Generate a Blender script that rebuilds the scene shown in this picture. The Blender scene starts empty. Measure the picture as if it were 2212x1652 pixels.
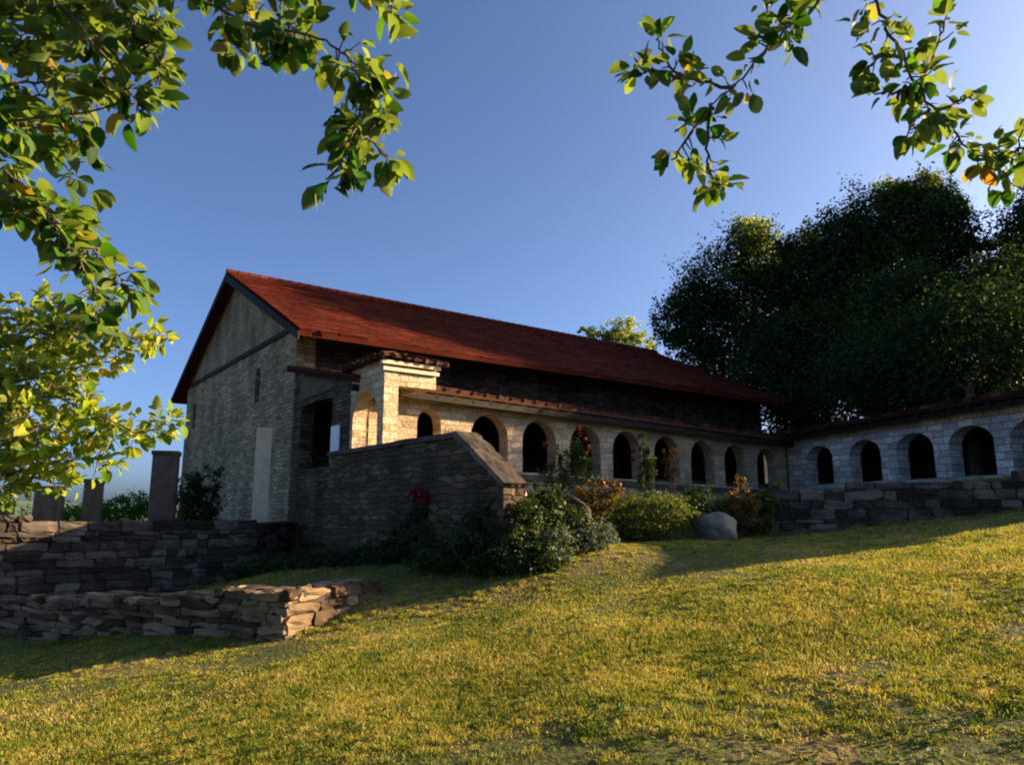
import bpy, math, random
import numpy as np
from mathutils import Vector

R = math.radians
scene = bpy.context.scene
COL = scene.collection

# ------------------------------------------------------------------ camera
EYE = 1.5
FPX = 1550.0                      # focal length in pixels of a 2212 px wide frame
PITCH = math.atan(274 / FPX)
cam_d = bpy.data.cameras.new('camera')
cam = bpy.data.objects.new('camera', cam_d)
COL.objects.link(cam)
cam.location = (0, 0, EYE)
cam.rotation_euler = (math.pi / 2 + PITCH, 0, 0)
cam_d.sensor_width = 36
cam_d.lens = 36 * FPX / 2212
cam_d.clip_start = 0.05
cam_d.clip_end = 9000
scene.camera = cam

# ------------------------------------------------------------------ sky, sun, exposure
SUN_AZ, SUN_EL = R(77), R(18)
world = bpy.data.worlds.new('World')
scene.world = world
world.use_nodes = True
wn = world.node_tree
wn.nodes.clear()
sky = wn.nodes.new('ShaderNodeTexSky')
sky.sky_type = 'NISHITA'
sky.sun_disc = False
sky.sun_elevation = SUN_EL
sky.sun_rotation = SUN_AZ
sky.air_density = 0.5
sky.dust_density = 2.5
sky.ozone_density = 4.0
bg = wn.nodes.new('ShaderNodeBackground')
bg.inputs[1].default_value = 0.077
wo = wn.nodes.new('ShaderNodeOutputWorld')
wn.links.new(sky.outputs[0], bg.inputs[0])
wn.links.new(bg.outputs[0], wo.inputs[0])

sun_d = bpy.data.lights.new('sun', 'SUN')
sun_d.energy = 5.0
sun_d.angle = R(0.5)
sun_d.color = (1.0, 0.71, 0.39)
sun = bpy.data.objects.new('sun', sun_d)
COL.objects.link(sun)
sdir = Vector((math.sin(SUN_AZ) * math.cos(SUN_EL), math.cos(SUN_AZ) * math.cos(SUN_EL), math.sin(SUN_EL)))
sun.rotation_euler = sdir.to_track_quat('Z', 'Y').to_euler()
sun.location = sdir * 60

scene.view_settings.view_transform = 'Standard'
scene.view_settings.look = 'None'
scene.view_settings.exposure = 1.85
scene.view_settings.gamma = 1
scene.render.engine = 'CYCLES'
scene.cycles.filter_width = 2.0

# ------------------------------------------------------------------ helpers
CP, SP = math.cos(PITCH), math.sin(PITCH)


def at(u, v, Y):
    """The point of the place that stands Y metres ahead on the sight line (u, v)."""
    x = (u - 1106) / FPX
    y = (826 - v) / FPX
    dx, dy, dz = x, CP - y * SP, SP + y * CP
    return np.array([dx * Y / dy, Y, EYE + dz * Y / dy])


def ss(a, b, x):
    t = np.clip((x - a) / (b - a), 0, 1)
    return t * t * (3 - 2 * t)


def tag(o, label=None, cat=None, group=None, kind=None):
    if label: o['label'] = label
    if cat: o['category'] = cat
    if group: o['group'] = group
    if kind: o['kind'] = kind
    return o


def thing(name, label, cat, loc=(0, 0, 0), group=None):
    o = bpy.data.objects.new(name, None)
    o.empty_display_size = 0.2
    COL.objects.link(o)
    o.location = loc
    return tag(o, label, cat, group)


def link_mesh(name, me, mat, parent=None):
    me.materials.append(mat)
    o = bpy.data.objects.new(name, me)
    COL.objects.link(o)
    if parent is not None:
        o.parent = parent
        o.location = -Vector(parent.location)
    return o


class MB:
    """Collects faces in world coordinates and links them as one mesh object."""

    def __init__(self):
        self.v, self.f, self.uv = [], [], []

    def face(self, pts, uv=None):
        n = len(self.v)
        pts = [tuple(float(c) for c in p) for p in pts]
        self.v += pts
        self.f.append(list(range(n, n + len(pts))))
        if uv is None:
            a, b, c = Vector(pts[0]), Vector(pts[1]), Vector(pts[2])
            nn = (b - a).cross(c - a)
            if nn.length < 1e-12 and len(pts) > 3:
                nn = (c - a).cross(Vector(pts[3]) - a)
            if nn.length > 0: nn.normalize()
            if abs(nn.z) < 0.7:
                t = Vector((-nn.y, nn.x, 0)); t.normalize()
                uv = [(Vector(p).dot(t), p[2]) for p in pts]
            else:
                uv = [(p[0], p[1]) for p in pts]
        self.uv += list(uv)

    def box(self, o, a, b, c):
        """Box from corner o along three edge vectors."""
        o, a, b, c = (np.array(k, float) for k in (o, a, b, c))
        if np.dot(np.cross(a, b), c) < 0: a, b = b, a
        p = lambda i, j, k: o + a * i + b * j + c * k
        for q in (((0, 0, 0), (0, 1, 0), (1, 1, 0), (1, 0, 0)), ((0, 0, 1), (1, 0, 1), (1, 1, 1), (0, 1, 1)),
                  ((0, 0, 0), (1, 0, 0), (1, 0, 1), (0, 0, 1)), ((1, 0, 0), (1, 1, 0), (1, 1, 1), (1, 0, 1)),
                  ((1, 1, 0), (0, 1, 0), (0, 1, 1), (1, 1, 1)), ((0, 1, 0), (0, 0, 0), (0, 0, 1), (0, 1, 1))):
            self.face([p(*k) for k in q])

    def prism(self, poly, d):
        """Extrude a planar polygon (3-D points) along d."""
        poly = [np.array(p, float) for p in poly]
        d = np.array(d, float)
        nn = np.zeros(3)
        for i in range(len(poly)):
            nn += np.cross(poly[i], poly[(i + 1) % len(poly)])
        if np.dot(nn, d) > 0: poly = poly[::-1]
        self.face(poly)
        self.face([p + d for p in poly[::-1]])
        for i in range(len(poly)):
            a, b = poly[i], poly[(i + 1) % len(poly)]
            self.face([b, a, a + d, b + d])

    def tube(self, pts, rad, sides=8, cap=True):
        pts = [np.array(p, float) for p in pts]
        rings = []
        up = np.array([0.31, 0.17, 0.93])
        for i, p in enumerate(pts):
            t = pts[min(i + 1, len(pts) - 1)] - pts[max(i - 1, 0)]
            t = t / (np.linalg.norm(t) + 1e-9)
            a = np.cross(t, up)
            if np.linalg.norm(a) < 1e-3: a = np.cross(t, np.array([1.0, 0, 0]))
            a /= np.linalg.norm(a)
            b = np.cross(t, a)
            rings.append([p + rad[i] * (a * math.cos(k * 2 * math.pi / sides) + b * math.sin(k * 2 * math.pi / sides))
                          for k in range(sides)])
        for i in range(len(rings) - 1):
            for k in range(sides):
                k2 = (k + 1) % sides
                self.face([rings[i][k], rings[i + 1][k], rings[i + 1][k2], rings[i][k2]])
        if cap:
            self.face(rings[0][::1]); self.face(rings[-1][::-1])

    def build(self, name, mat, parent=None, smooth=False, weld=False):
        me = bpy.data.meshes.new(name)
        me.from_pydata(self.v, [], self.f)
        uvl = me.uv_layers.new(name='UVMap')
        uvl.data.foreach_set('uv', np.array(self.uv, dtype=np.float32).ravel())
        if weld:
            import bmesh
            bm = bmesh.new(); bm.from_mesh(me)
            bmesh.ops.remove_doubles(bm, verts=bm.verts, dist=1e-4)
            bm.to_mesh(me); bm.free()
        if smooth: me.shade_smooth()
        me.update()
        return link_mesh(name, me, mat, parent)


def np_mesh(name, V, F, mat, parent=None, smooth=False):
    """Fast mesh from numpy vertices (n,3) and equal-sized faces (m,k)."""
    me = bpy.data.meshes.new(name)
    k = F.shape[1]
    me.vertices.add(len(V)); me.vertices.foreach_set('co', V.astype(np.float32).ravel())
    me.loops.add(F.size); me.loops.foreach_set('vertex_index', F.astype(np.int32).ravel())
    me.polygons.add(len(F))
    me.polygons.foreach_set('loop_start', np.arange(0, F.size, k, dtype=np.int32))
    me.update(calc_edges=True)
    if smooth: me.shade_smooth()
    return link_mesh(name, me, mat, parent)


def frames(nrm, rng, spin=True):
    """Random orthonormal frames whose third axis is nrm (n,3)."""
    n = nrm / (np.linalg.norm(nrm, axis=1, keepdims=True) + 1e-9)
    r = rng.normal(size=n.shape)
    a = np.cross(n, r); a /= np.linalg.norm(a, axis=1, keepdims=True) + 1e-9
    b = np.cross(n, a)
    return np.stack([a, b, n], axis=2)          # columns x, y, z


def scatter(TV, TF, pos, rot, size):
    """Instances of a template baked into arrays."""
    n, k = len(pos), len(TV)
    V = np.einsum('nij,kj->nki', rot, TV) * size[:, None, None] + pos[:, None, :]
    F = (TF[None, :, :] + (np.arange(n) * k)[:, None, None]).reshape(-1, TF.shape[1])
    return V.reshape(-1, 3), F


# leaf with a folded midrib and a drooping tip; x along the leaf, 1 unit long
def leaf_template(width=0.6, fold=0.2, droop=0.24):
    st = [(0.0, 0.0), (0.10, 0.27), (0.34, 0.5), (0.62, 0.47), (0.85, 0.28), (1.0, 0.0)]
    V, F = [], []
    for x, w in st:
        z = -droop * x * x
        V += [(x, -w * width, z + fold * w), (x, 0, z), (x, w * width, z + fold * w)]
    for i in range(len(st) - 1):
        a = i * 3
        F += [(a, a + 3, a + 4, a + 1), (a + 1, a + 4, a + 5, a + 2)]
    return np.array(V, float), np.array(F)


LEAF_V, LEAF_F = leaf_template()
# small pointed leaf for far crowns and bushes (4 vertices)
TUFT_V = np.array([(-.5, 0, 0), (0, -.3, .08), (.5, 0, -.1), (0, .3, .08)], float)
TUFT_F = np.array([(0, 1, 2, 3)])


# ------------------------------------------------------------------ materials
def new_mat(name):
    m = bpy.data.materials.new(name)
    m.use_nodes = True
    nt = m.node_tree
    nt.nodes.clear()
    out = nt.nodes.new('ShaderNodeOutputMaterial')
    b = nt.nodes.new('ShaderNodeBsdfPrincipled')
    nt.links.new(b.outputs[0], out.inputs[0])
    b.inputs['Roughness'].default_value = 0.85
    b.inputs['Specular IOR Level'].default_value = 0.25
    return m, nt, b, out


def N(nt, typ, **kw):
    n = nt.nodes.new(typ)
    for k, v in kw.items():
        if k.startswith('i_'):
            n.inputs[k[2:].replace('_', ' ')].default_value = v
        else:
            setattr(n, k, v)
    return n


def ramp(nt, src, stops, interp='LINEAR'):
    r = nt.nodes.new('ShaderNodeValToRGB')
    r.color_ramp.interpolation = interp
    e = r.color_ramp.elements
    while len(e) > 1: e.remove(e[-1])
    e[0].position = stops[0][0]; e[0].color = (*stops[0][1], 1)
    for p, c in stops[1:]:
        k = e.new(p); k.color = (*c, 1)
    nt.links.new(src, r.inputs[0])
    return r


def mixc(nt, fac, a, b, mode='MIX'):
    m = nt.nodes.new('ShaderNodeMix'); m.data_type = 'RGBA'; m.blend_type = mode
    for idx, val in ((0, fac), (6, a), (7, b)):
        if isinstance(val, (int, float)): m.inputs[idx].default_value = val
        elif isinstance(val, tuple): m.inputs[idx].default_value = (*val, 1)
        else: nt.links.new(val, m.inputs[idx])
    return m.outputs[2]


def bump(nt, b, h, strength=0.6, dist=0.03):
    n = nt.nodes.new('ShaderNodeBump')
    n.inputs['Strength'].default_value = strength
    n.inputs['Distance'].default_value = dist
    nt.links.new(h, n.inputs['Height'])
    nt.links.new(n.outputs[0], b.inputs['Normal'])


def masonry(name, stops, mortar, bw=0.42, bh=0.15, mort=0.012, warp=0.05, stain=0.5):
    """Coursed rubble: a warped brick pattern on metre UVs, every stone with a tone of its own."""
    m, nt, b, out = new_mat(name)
    uv = N(nt, 'ShaderNodeUVMap')
    nz = N(nt, 'ShaderNodeTexNoise', noise_dimensions='2D'); nz.inputs['Scale'].default_value = 2.6; nz.inputs['Detail'].default_value = 3
    nt.links.new(uv.outputs[0], nz.inputs['Vector'])
    sub = N(nt, 'ShaderNodeVectorMath', operation='SUBTRACT'); sub.inputs[1].default_value = (.5, .5, .5)
    nt.links.new(nz.outputs['Color'], sub.inputs[0])
    sc = N(nt, 'ShaderNodeVectorMath', operation='MULTIPLY'); sc.inputs[1].default_value = (warp * 4, warp * 2, 0)
    nt.links.new(sub.outputs[0], sc.inputs[0])
    ad = N(nt, 'ShaderNodeVectorMath', operation='ADD')
    nt.links.new(uv.outputs[0], ad.inputs[0]); nt.links.new(sc.outputs[0], ad.inputs[1])
    br = N(nt, 'ShaderNodeTexBrick')
    br.offset = 0.43; br.squash = 0.72; br.squash_frequency = 3
    br.inputs['Scale'].default_value = 1
    br.inputs['Color1'].default_value = (0, 0, 0, 1); br.inputs['Color2'].default_value = (1, 1, 1, 1)
    br.inputs['Mortar'].default_value = (.5, .5, .5, 1)
    br.inputs['Mortar Size'].default_value = mort; br.inputs['Mortar Smooth'].default_value = .3
    br.inputs['Bias'].default_value = 0
    br.inputs['Brick Width'].default_value = bw; br.inputs['Row Height'].default_value = bh
    nt.links.new(ad.outputs[0], br.inputs['Vector'])
    tone = ramp(nt, br.outputs['Color'], stops)
    fine = N(nt, 'ShaderNodeTexNoise', noise_dimensions='2D'); fine.inputs['Scale'].default_value = 14; fine.inputs['Detail'].default_value = 6
    nt.links.new(uv.outputs[0], fine.inputs['Vector'])
    fr = ramp(nt, fine.outputs['Fac'], [(.25, (.55, .55, .55)), (.75, (1.3, 1.28, 1.22))])
    c = mixc(nt, 1.0, tone.outputs[0], fr.outputs[0], 'MULTIPLY')
    c = mixc(nt, br.outputs['Fac'], c, mortar)
    big = N(nt, 'ShaderNodeTexNoise', noise_dimensions='2D'); big.inputs['Scale'].default_value = .7; big.inputs['Detail'].default_value = 4
    nt.links.new(uv.outputs[0], big.inputs['Vector'])
    gr = ramp(nt, big.outputs['Fac'], [(.35, (1 - stain * .5,) * 3), (.62, (1.12, 1.1, 1.06))])
    c = mixc(nt, 1.0, c, gr.outputs[0], 'MULTIPLY')
    nt.links.new(c, b.inputs['Base Color'])
    inv = N(nt, 'ShaderNodeMath', operation='MULTIPLY_ADD'); inv.inputs[1].default_value = -1.0; inv.inputs[2].default_value = 1
    nt.links.new(br.outputs['Fac'], inv.inputs[0])
    hh = N(nt, 'ShaderNodeMath', operation='MULTIPLY_ADD'); hh.inputs[1].default_value = .7
    nt.links.new(fine.outputs['Fac'], hh.inputs[0]); nt.links.new(inv.outputs[0], hh.inputs[2])
    bump(nt, b, hh.outputs[0], .9, .03)
    b.inputs['Roughness'].default_value = .92
    return m


def rubble(name, stops, mortar, sx=2.6, sy=7.0, edge=.05, warp=.10, stain=.5):
    """Irregular field stones in rough courses on metre UVs."""
    m, nt, b, out = new_mat(name)
    uv = N(nt, 'ShaderNodeUVMap')
    nz = N(nt, 'ShaderNodeTexNoise', noise_dimensions='2D'); nz.inputs['Scale'].default_value = 2.2; nz.inputs['Detail'].default_value = 3
    nt.links.new(uv.outputs[0], nz.inputs['Vector'])
    sub = N(nt, 'ShaderNodeVectorMath', operation='SUBTRACT'); sub.inputs[1].default_value = (.5, .5, .5)
    nt.links.new(nz.outputs['Color'], sub.inputs[0])
    sc = N(nt, 'ShaderNodeVectorMath', operation='MULTIPLY'); sc.inputs[1].default_value = (warp, warp, 0)
    nt.links.new(sub.outputs[0], sc.inputs[0])
    ad = N(nt, 'ShaderNodeVectorMath', operation='ADD')
    nt.links.new(uv.outputs[0], ad.inputs[0]); nt.links.new(sc.outputs[0], ad.inputs[1])
    mu = N(nt, 'ShaderNodeVectorMath', operation='MULTIPLY'); mu.inputs[1].default_value = (sx, sy, 1)
    nt.links.new(ad.outputs[0], mu.inputs[0])
    vo = N(nt, 'ShaderNodeTexVoronoi', voronoi_dimensions='2D', feature='F1'); vo.inputs['Scale'].default_value = 1; vo.inputs['Randomness'].default_value = .66
    ve = N(nt, 'ShaderNodeTexVoronoi', voronoi_dimensions='2D', feature='DISTANCE_TO_EDGE'); ve.inputs['Scale'].default_value = 1; ve.inputs['Randomness'].default_value = .66
    nt.links.new(mu.outputs[0], vo.inputs['Vector']); nt.links.new(mu.outputs[0], ve.inputs['Vector'])
    sp = N(nt, 'ShaderNodeSeparateColor'); nt.links.new(vo.outputs['Color'], sp.inputs[0])
    tone = ramp(nt, sp.outputs[0], stops)
    fine = N(nt, 'ShaderNodeTexNoise', noise_dimensions='2D'); fine.inputs['Scale'].default_value = 16; fine.inputs['Detail'].default_value = 7; fine.inputs['Roughness'].default_value = .65
    nt.links.new(uv.outputs[0], fine.inputs['Vector'])
    fr = ramp(nt, fine.outputs['Fac'], [(.25, (.5, .5, .5)), (.75, (1.4, 1.36, 1.28))])
    c = mixc(nt, 1.0, tone.outputs[0], fr.outputs[0], 'MULTIPLY')
    jf = ramp(nt, ve.outputs['Distance'], [(edge * .4, (1, 1, 1)), (edge * 1.6, (0, 0, 0))])
    c = mixc(nt, jf.outputs[0], c, mortar)
    big = N(nt, 'ShaderNodeTexNoise', noise_dimensions='2D'); big.inputs['Scale'].default_value = .55; big.inputs['Detail'].default_value = 6; big.inputs['Roughness'].default_value = .6
    mp = N(nt, 'ShaderNodeMapping'); mp.inputs['Scale'].default_value = (1.6, .7, 1)
    nt.links.new(uv.outputs[0], mp.inputs[0]); nt.links.new(mp.outputs[0], big.inputs['Vector'])
    gr = ramp(nt, big.outputs['Fac'], [(.34, (1 - stain * .75, 1 - stain * .72, 1 - stain * .8)), (.52, (.95, .95, .93)), (.66, (1.25, 1.22, 1.16))])
    c = mixc(nt, 1.0, c, gr.outputs[0], 'MULTIPLY')
    nt.links.new(c, b.inputs['Base Color'])
    st = ramp(nt, ve.outputs['Distance'], [(0, (0, 0, 0)), (edge * 2.4, (1, 1, 1))])
    hh = N(nt, 'ShaderNodeMath', operation='MULTIPLY_ADD'); hh.inputs[1].default_value = .8
    nt.links.new(fine.outputs['Fac'], hh.inputs[0]); nt.links.new(st.outputs[0], hh.inputs[2])
    bump(nt, b, hh.outputs[0], 1.0, .045)
    b.inputs['Roughness'].default_value = .94
    return m


def simple(name, stops, scale=4, detail=5, rough=.85, bstr=.4, bdist=.02, stretch=(1, 1, 1), island=0.0):
    m, nt, b, out = new_mat(name)
    tc = N(nt, 'ShaderNodeTexCoord')
    mp = N(nt, 'ShaderNodeMapping'); mp.inputs['Scale'].default_value = stretch
    nt.links.new(tc.outputs['Object'], mp.inputs[0])
    nz = N(nt, 'ShaderNodeTexNoise'); nz.inputs['Scale'].default_value = scale; nz.inputs['Detail'].default_value = detail
    nt.links.new(mp.outputs[0], nz.inputs['Vector'])
    fac = nz.outputs['Fac']
    if island:
        g = N(nt, 'ShaderNodeNewGeometry')
        mm = N(nt, 'ShaderNodeMath', operation='MULTIPLY_ADD'); mm.inputs[1].default_value = island
        sb = N(nt, 'ShaderNodeMath', operation='SUBTRACT'); sb.inputs[1].default_value = .5
        nt.links.new(g.outputs['Random Per Island'], sb.inputs[0]); nt.links.new(sb.outputs[0], mm.inputs[0])
        nt.links.new(fac, mm.inputs[2]); fac = mm.outputs[0]
    r = ramp(nt, fac, stops)
    nt.links.new(r.outputs[0], b.inputs['Base Color'])
    b.inputs['Roughness'].default_value = rough
    bump(nt, b, nz.outputs['Fac'], bstr, bdist)
    return m


def leaf_mat(name, stops, under=None, trans=.45, rough=.5, spec=.35):
    """Leaves: every leaf with a tone of its own, light passing through."""
    m, nt, b, out = new_mat(name)
    g = N(nt, 'ShaderNodeNewGeometry')
    r = ramp(nt, g.outputs['Random Per Island'], stops)
    c = r.outputs[0]
    if under: c = mixc(nt, g.outputs['Backfacing'], c, mixc(nt, .55, c, under))
    nt.links.new(c, b.inputs['Base Color'])
    b.inputs['Roughness'].default_value = rough
    b.inputs['Specular IOR Level'].default_value = spec
    tr = N(nt, 'ShaderNodeBsdfTranslucent')
    tc = mixc(nt, 1.0, c, (1.5, 1.35, .45), 'MULTIPLY')
    nt.links.new(tc, tr.inputs[0])
    mx = N(nt, 'ShaderNodeMixShader'); mx.inputs[0].default_value = trans
    nt.links.new(b.outputs[0], mx.inputs[1]); nt.links.new(tr.outputs[0], mx.inputs[2])
    nt.links.new(mx.outputs[0], out.inputs[0])
    return m


M = {}
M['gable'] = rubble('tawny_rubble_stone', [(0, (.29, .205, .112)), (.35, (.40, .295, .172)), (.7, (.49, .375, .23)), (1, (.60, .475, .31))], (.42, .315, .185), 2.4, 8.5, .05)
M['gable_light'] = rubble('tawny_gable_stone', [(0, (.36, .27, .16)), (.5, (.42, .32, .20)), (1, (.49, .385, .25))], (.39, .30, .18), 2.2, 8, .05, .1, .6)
M['eave_shade'] = rubble('shade_toned_stone', [(0, (.026, .02, .014)), (.5, (.055, .042, .03)), (1, (.105, .083, .06))], (.035, .027, .019), 2.1, 7.5, .05)  # hall wall stone with the shade under the eave put into its colour
M['plaster'] = masonry('washed_plaster', [(0, (.125, .10, .068)), (.5, (.15, .12, .085)), (1, (.175, .145, .105))], (.14, .115, .082), .4, .13, .012, .06, .9)
M['ashlar'] = masonry('pale_limestone_blocks', [(0, (.40, .295, .18)), (.5, (.53, .41, .27)), (1, (.64, .52, .365))], (.33, .25, .16), .46, .17, .010, .03, .35)
M['wing'] = masonry('whitewashed_blocks', [(0, (.40, .385, .345)), (.5, (.56, .545, .50)), (1, (.72, .70, .645))], (.26, .25, .225), .55, .2, .016, .03, .5)
M['terra'] = rubble('dark_terrace_stone', [(0, (.070, .050, .029)), (.5, (.115, .083, .050)), (1, (.20, .15, .095))], (.09, .066, .04), 2.1, 8.5, .05)
M['rubble'] = simple('brown_field_stone', [(.15, (.035, .023, .014)), (.5, (.105, .07, .040)), (.85, (.25, .175, .105))], 3, 6, .93, .8, .03, island=.7)
M['rubble_dark'] = simple('dark_field_stone', [(.15, (.024, .018, .013)), (.5, (.062, .048, .036)), (.85, (.16, .13, .10))], 3, 6, .93, .8, .03, island=.7)
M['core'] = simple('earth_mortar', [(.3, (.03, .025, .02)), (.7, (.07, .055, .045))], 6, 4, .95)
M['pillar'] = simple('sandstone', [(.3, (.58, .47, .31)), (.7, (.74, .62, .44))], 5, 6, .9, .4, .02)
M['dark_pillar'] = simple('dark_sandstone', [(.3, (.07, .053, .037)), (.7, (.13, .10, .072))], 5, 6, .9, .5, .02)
M['coping'] = simple('coping_stone', [(.3, (.06, .05, .038)), (.7, (.125, .105, .082))], 5, 6, .9, .5, .02)
M['boulder'] = simple('pale_boulder_stone', [(.3, (.13, .11, .08)), (.55, (.26, .225, .165)), (.75, (.36, .315, .235))], 4, 7, .9, .7, .05)
M['wood'] = simple('dark_timber', [(.3, (.010, .007, .005)), (.7, (.028, .019, .013))], 6, 4, .8, .3, .01, (1, 1, 6))
M['bark'] = simple('grey_bark', [(.3, (.05, .04, .032)), (.7, (.15, .125, .105))], 18, 6, .9, .8, .02, (1, 1, .3))
M['dark'] = simple('dark_glass', [(.3, (.01, .01, .01)), (.7, (.02, .02, .022))], 3, 2, .25)
M['board'] = simple('white_board', [(.3, (.74, .76, .80)), (.7, (.8, .82, .85))], 3, 2, .5)
M['petal_red'] = simple('red_petals', [(.3, (.09, .003, .005)), (.7, (.19, .006, .010))], 20, 2, .6)
M['petal_orange'] = simple('orange_petals', [(.3, (.28, .10, .02)), (.7, (.36, .15, .04))], 20, 2, .6)
M['petal_pink'] = simple('pink_petals', [(.3, (.45, .12, .15)), (.7, (.6, .25, .28))], 20, 2, .6)


def tile_material(name, stops, tw, th):
    m, nt, b, out = new_mat(name)
    uv = N(nt, 'ShaderNodeUVMap')
    g = N(nt, 'ShaderNodeNewGeometry')
    br = N(nt, 'ShaderNodeTexBrick'); br.offset = .5; br.squash = 1
    br.inputs['Scale'].default_value = 1
    br.inputs['Color1'].default_value = (0, 0, 0, 1); br.inputs['Color2'].default_value = (1, 1, 1, 1)
    br.inputs['Mortar'].default_value = (0, 0, 0, 1)
    br.inputs['Mortar Size'].default_value = .012; br.inputs['Mortar Smooth'].default_value = .6
    br.inputs['Brick Width'].default_value = tw; br.inputs['Row Height'].default_value = th
    nt.links.new(uv.outputs[0], br.inputs['Vector'])
    r = ramp(nt, g.outputs['Random Per Island'], stops)
    nz = N(nt, 'ShaderNodeTexNoise', noise_dimensions='2D'); nz.inputs['Scale'].default_value = .6; nz.inputs['Detail'].default_value = 6
    nt.links.new(uv.outputs[0], nz.inputs['Vector'])
    fr = ramp(nt, nz.outputs['Fac'], [(.3, (.68, .70, .72)), (.55, (1, 1, 1)), (.75, (1.15, 1.12, 1.08))])
    c = mixc(nt, 1.0, r.outputs[0], fr.outputs[0], 'MULTIPLY')
    lc = N(nt, 'ShaderNodeTexNoise', noise_dimensions='2D'); lc.inputs['Scale'].default_value = 3.5; lc.inputs['Detail'].default_value = 8
    nt.links.new(uv.outputs[0], lc.inputs['Vector'])
    lf = ramp(nt, lc.outputs['Fac'], [(.62, (0, 0, 0)), (.72, (.55, .55, .55))])
    c = mixc(nt, lf.outputs[0], c, (.06, .03, .018))
    nt.links.new(c, b.inputs['Base Color'])
    inv = N(nt, 'ShaderNodeMath', operation='MULTIPLY_ADD'); inv.inputs[1].default_value = -1.0; inv.inputs[2].default_value = 1
    nt.links.new(lc.outputs['Fac'], inv.inputs[0])
    bump(nt, b, inv.outputs[0], .5, .02)
    b.inputs['Roughness'].default_value = .85
    b.inputs['Specular IOR Level'].default_value = .04
    return m


M['tile'] = tile_material('red_clay_tiles', [(0, (.062, .011, .0055)), (.5, (.088, .0165, .008)), (.9, (.115, .024, .012)), (1, (.15, .042, .024))], .26, .34)
M['old_tile'] = tile_material('old_brown_tiles', [(0, (.03, .012, .008)), (.5, (.065, .026, .017)), (1, (.14, .065, .042))], .24, .34)

M['apple'] = leaf_mat('apple_leaf', [(0, (.014, .055, .006)), (.4, (.032, .11, .010)), (.7, (.065, .17, .016)), (.94, (.17, .27, .035)), (.994, (.42, .20, .03))], (.17, .22, .09), .5, .6, .2)
M['yellowleaf'] = leaf_mat('yellow_green_leaf', [(0, (.07, .17, .012)), (.45, (.19, .31, .025)), (.85, (.36, .43, .05)), (1, (.52, .42, .05))], (.26, .30, .12), .5, .6, .2)
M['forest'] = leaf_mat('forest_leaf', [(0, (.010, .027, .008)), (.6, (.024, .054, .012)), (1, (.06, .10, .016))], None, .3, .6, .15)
M['pale_sunlit'] = leaf_mat('pale_sunlit_leaf', [(0, (.10, .17, .02)), (.6, (.20, .27, .04)), (1, (.30, .33, .06))], None, .6, .6, .15)  # paints sunlit crown tops; also the own leaf colour of one pale tree
M['shrub'] = leaf_mat('garden_leaf', [(0, (.012, .03, .008)), (.6, (.028, .056, .014)), (1, (.06, .095, .022))], None, .35, .55, .2)
M['lime'] = leaf_mat('lime_leaf', [(0, (.04, .07, .010)), (.6, (.085, .125, .018)), (1, (.16, .19, .03))], None, .4, .55, .2)
M['lavender'] = leaf_mat('grey_green_leaf', [(0, (.06, .085, .07)), (1, (.14, .18, .16))], None, .3, .7, .1)
M['weed'] = leaf_mat('weed_leaf', [(0, (.03, .075, .010)), (.6, (.06, .12, .014)), (.9, (.13, .17, .025)), (1, (.28, .20, .05))], None, .35, .6, .2)
M['rust'] = leaf_mat('rust_leaf', [(0, (.06, .045, .014)), (.5, (.12, .075, .022)), (1, (.19, .12, .035))], None, .4, .6, .2)
M['vineyard'] = leaf_mat('vine_leaf', [(0, (.045, .14, .018)), (1, (.10, .24, .03))], None, .4, .6, .15)


def grass_material():
    m, nt, b, out = new_mat('grass_blade')
    tc = N(nt, 'ShaderNodeTexCoord')
    g = N(nt, 'ShaderNodeNewGeometry')
    nz = N(nt, 'ShaderNodeTexNoise'); nz.inputs['Scale'].default_value = .9; nz.inputs['Detail'].default_value = 6; nz.inputs['Roughness'].default_value = .65
    nt.links.new(tc.outputs['Object'], nz.inputs['Vector'])
    n2 = N(nt, 'ShaderNodeTexNoise'); n2.inputs['Scale'].default_value = 4.5; n2.inputs['Detail'].default_value = 4
    nt.links.new(tc.outputs['Object'], n2.inputs['Vector'])
    av = N(nt, 'ShaderNodeMath', operation='MULTIPLY_ADD'); av.inputs[1].default_value = .75
    nt.links.new(n2.outputs['Fac'], av.inputs[0])
    sb = N(nt, 'ShaderNodeMath', operation='SUBTRACT'); sb.inputs[1].default_value = .375
    nt.links.new(nz.outputs['Fac'], sb.inputs[0]); nt.links.new(sb.outputs[0], av.inputs[2])
    a = N(nt, 'ShaderNodeMath', operation='MULTIPLY_ADD'); a.inputs[1].default_value = .36
    nt.links.new(g.outputs['Random Per Island'], a.inputs[0]); nt.links.new(av.outputs[0], a.inputs[2])
    r = ramp(nt, a.outputs[0], [(.34, (.045, .09, .008)), (.50, (.125, .18, .016)), (.70, (.28, .275, .040)), (1.0, (.46, .365, .12))])
    nt.links.new(r.outputs[0], b.inputs['Base Color'])
    b.inputs['Roughness'].default_value = .6
    tr = N(nt, 'ShaderNodeBsdfTranslucent')
    nt.links.new(mixc(nt, 1.0, r.outputs[0], (1.3, 1.2, .6), 'MULTIPLY'), tr.inputs[0])
    mx = N(nt, 'ShaderNodeMixShader'); mx.inputs[0].default_value = .4
    nt.links.new(b.outputs[0], mx.inputs[1]); nt.links.new(tr.outputs[0], mx.inputs[2])
    nt.links.new(mx.outputs[0], out.inputs[0])
    return m


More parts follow.
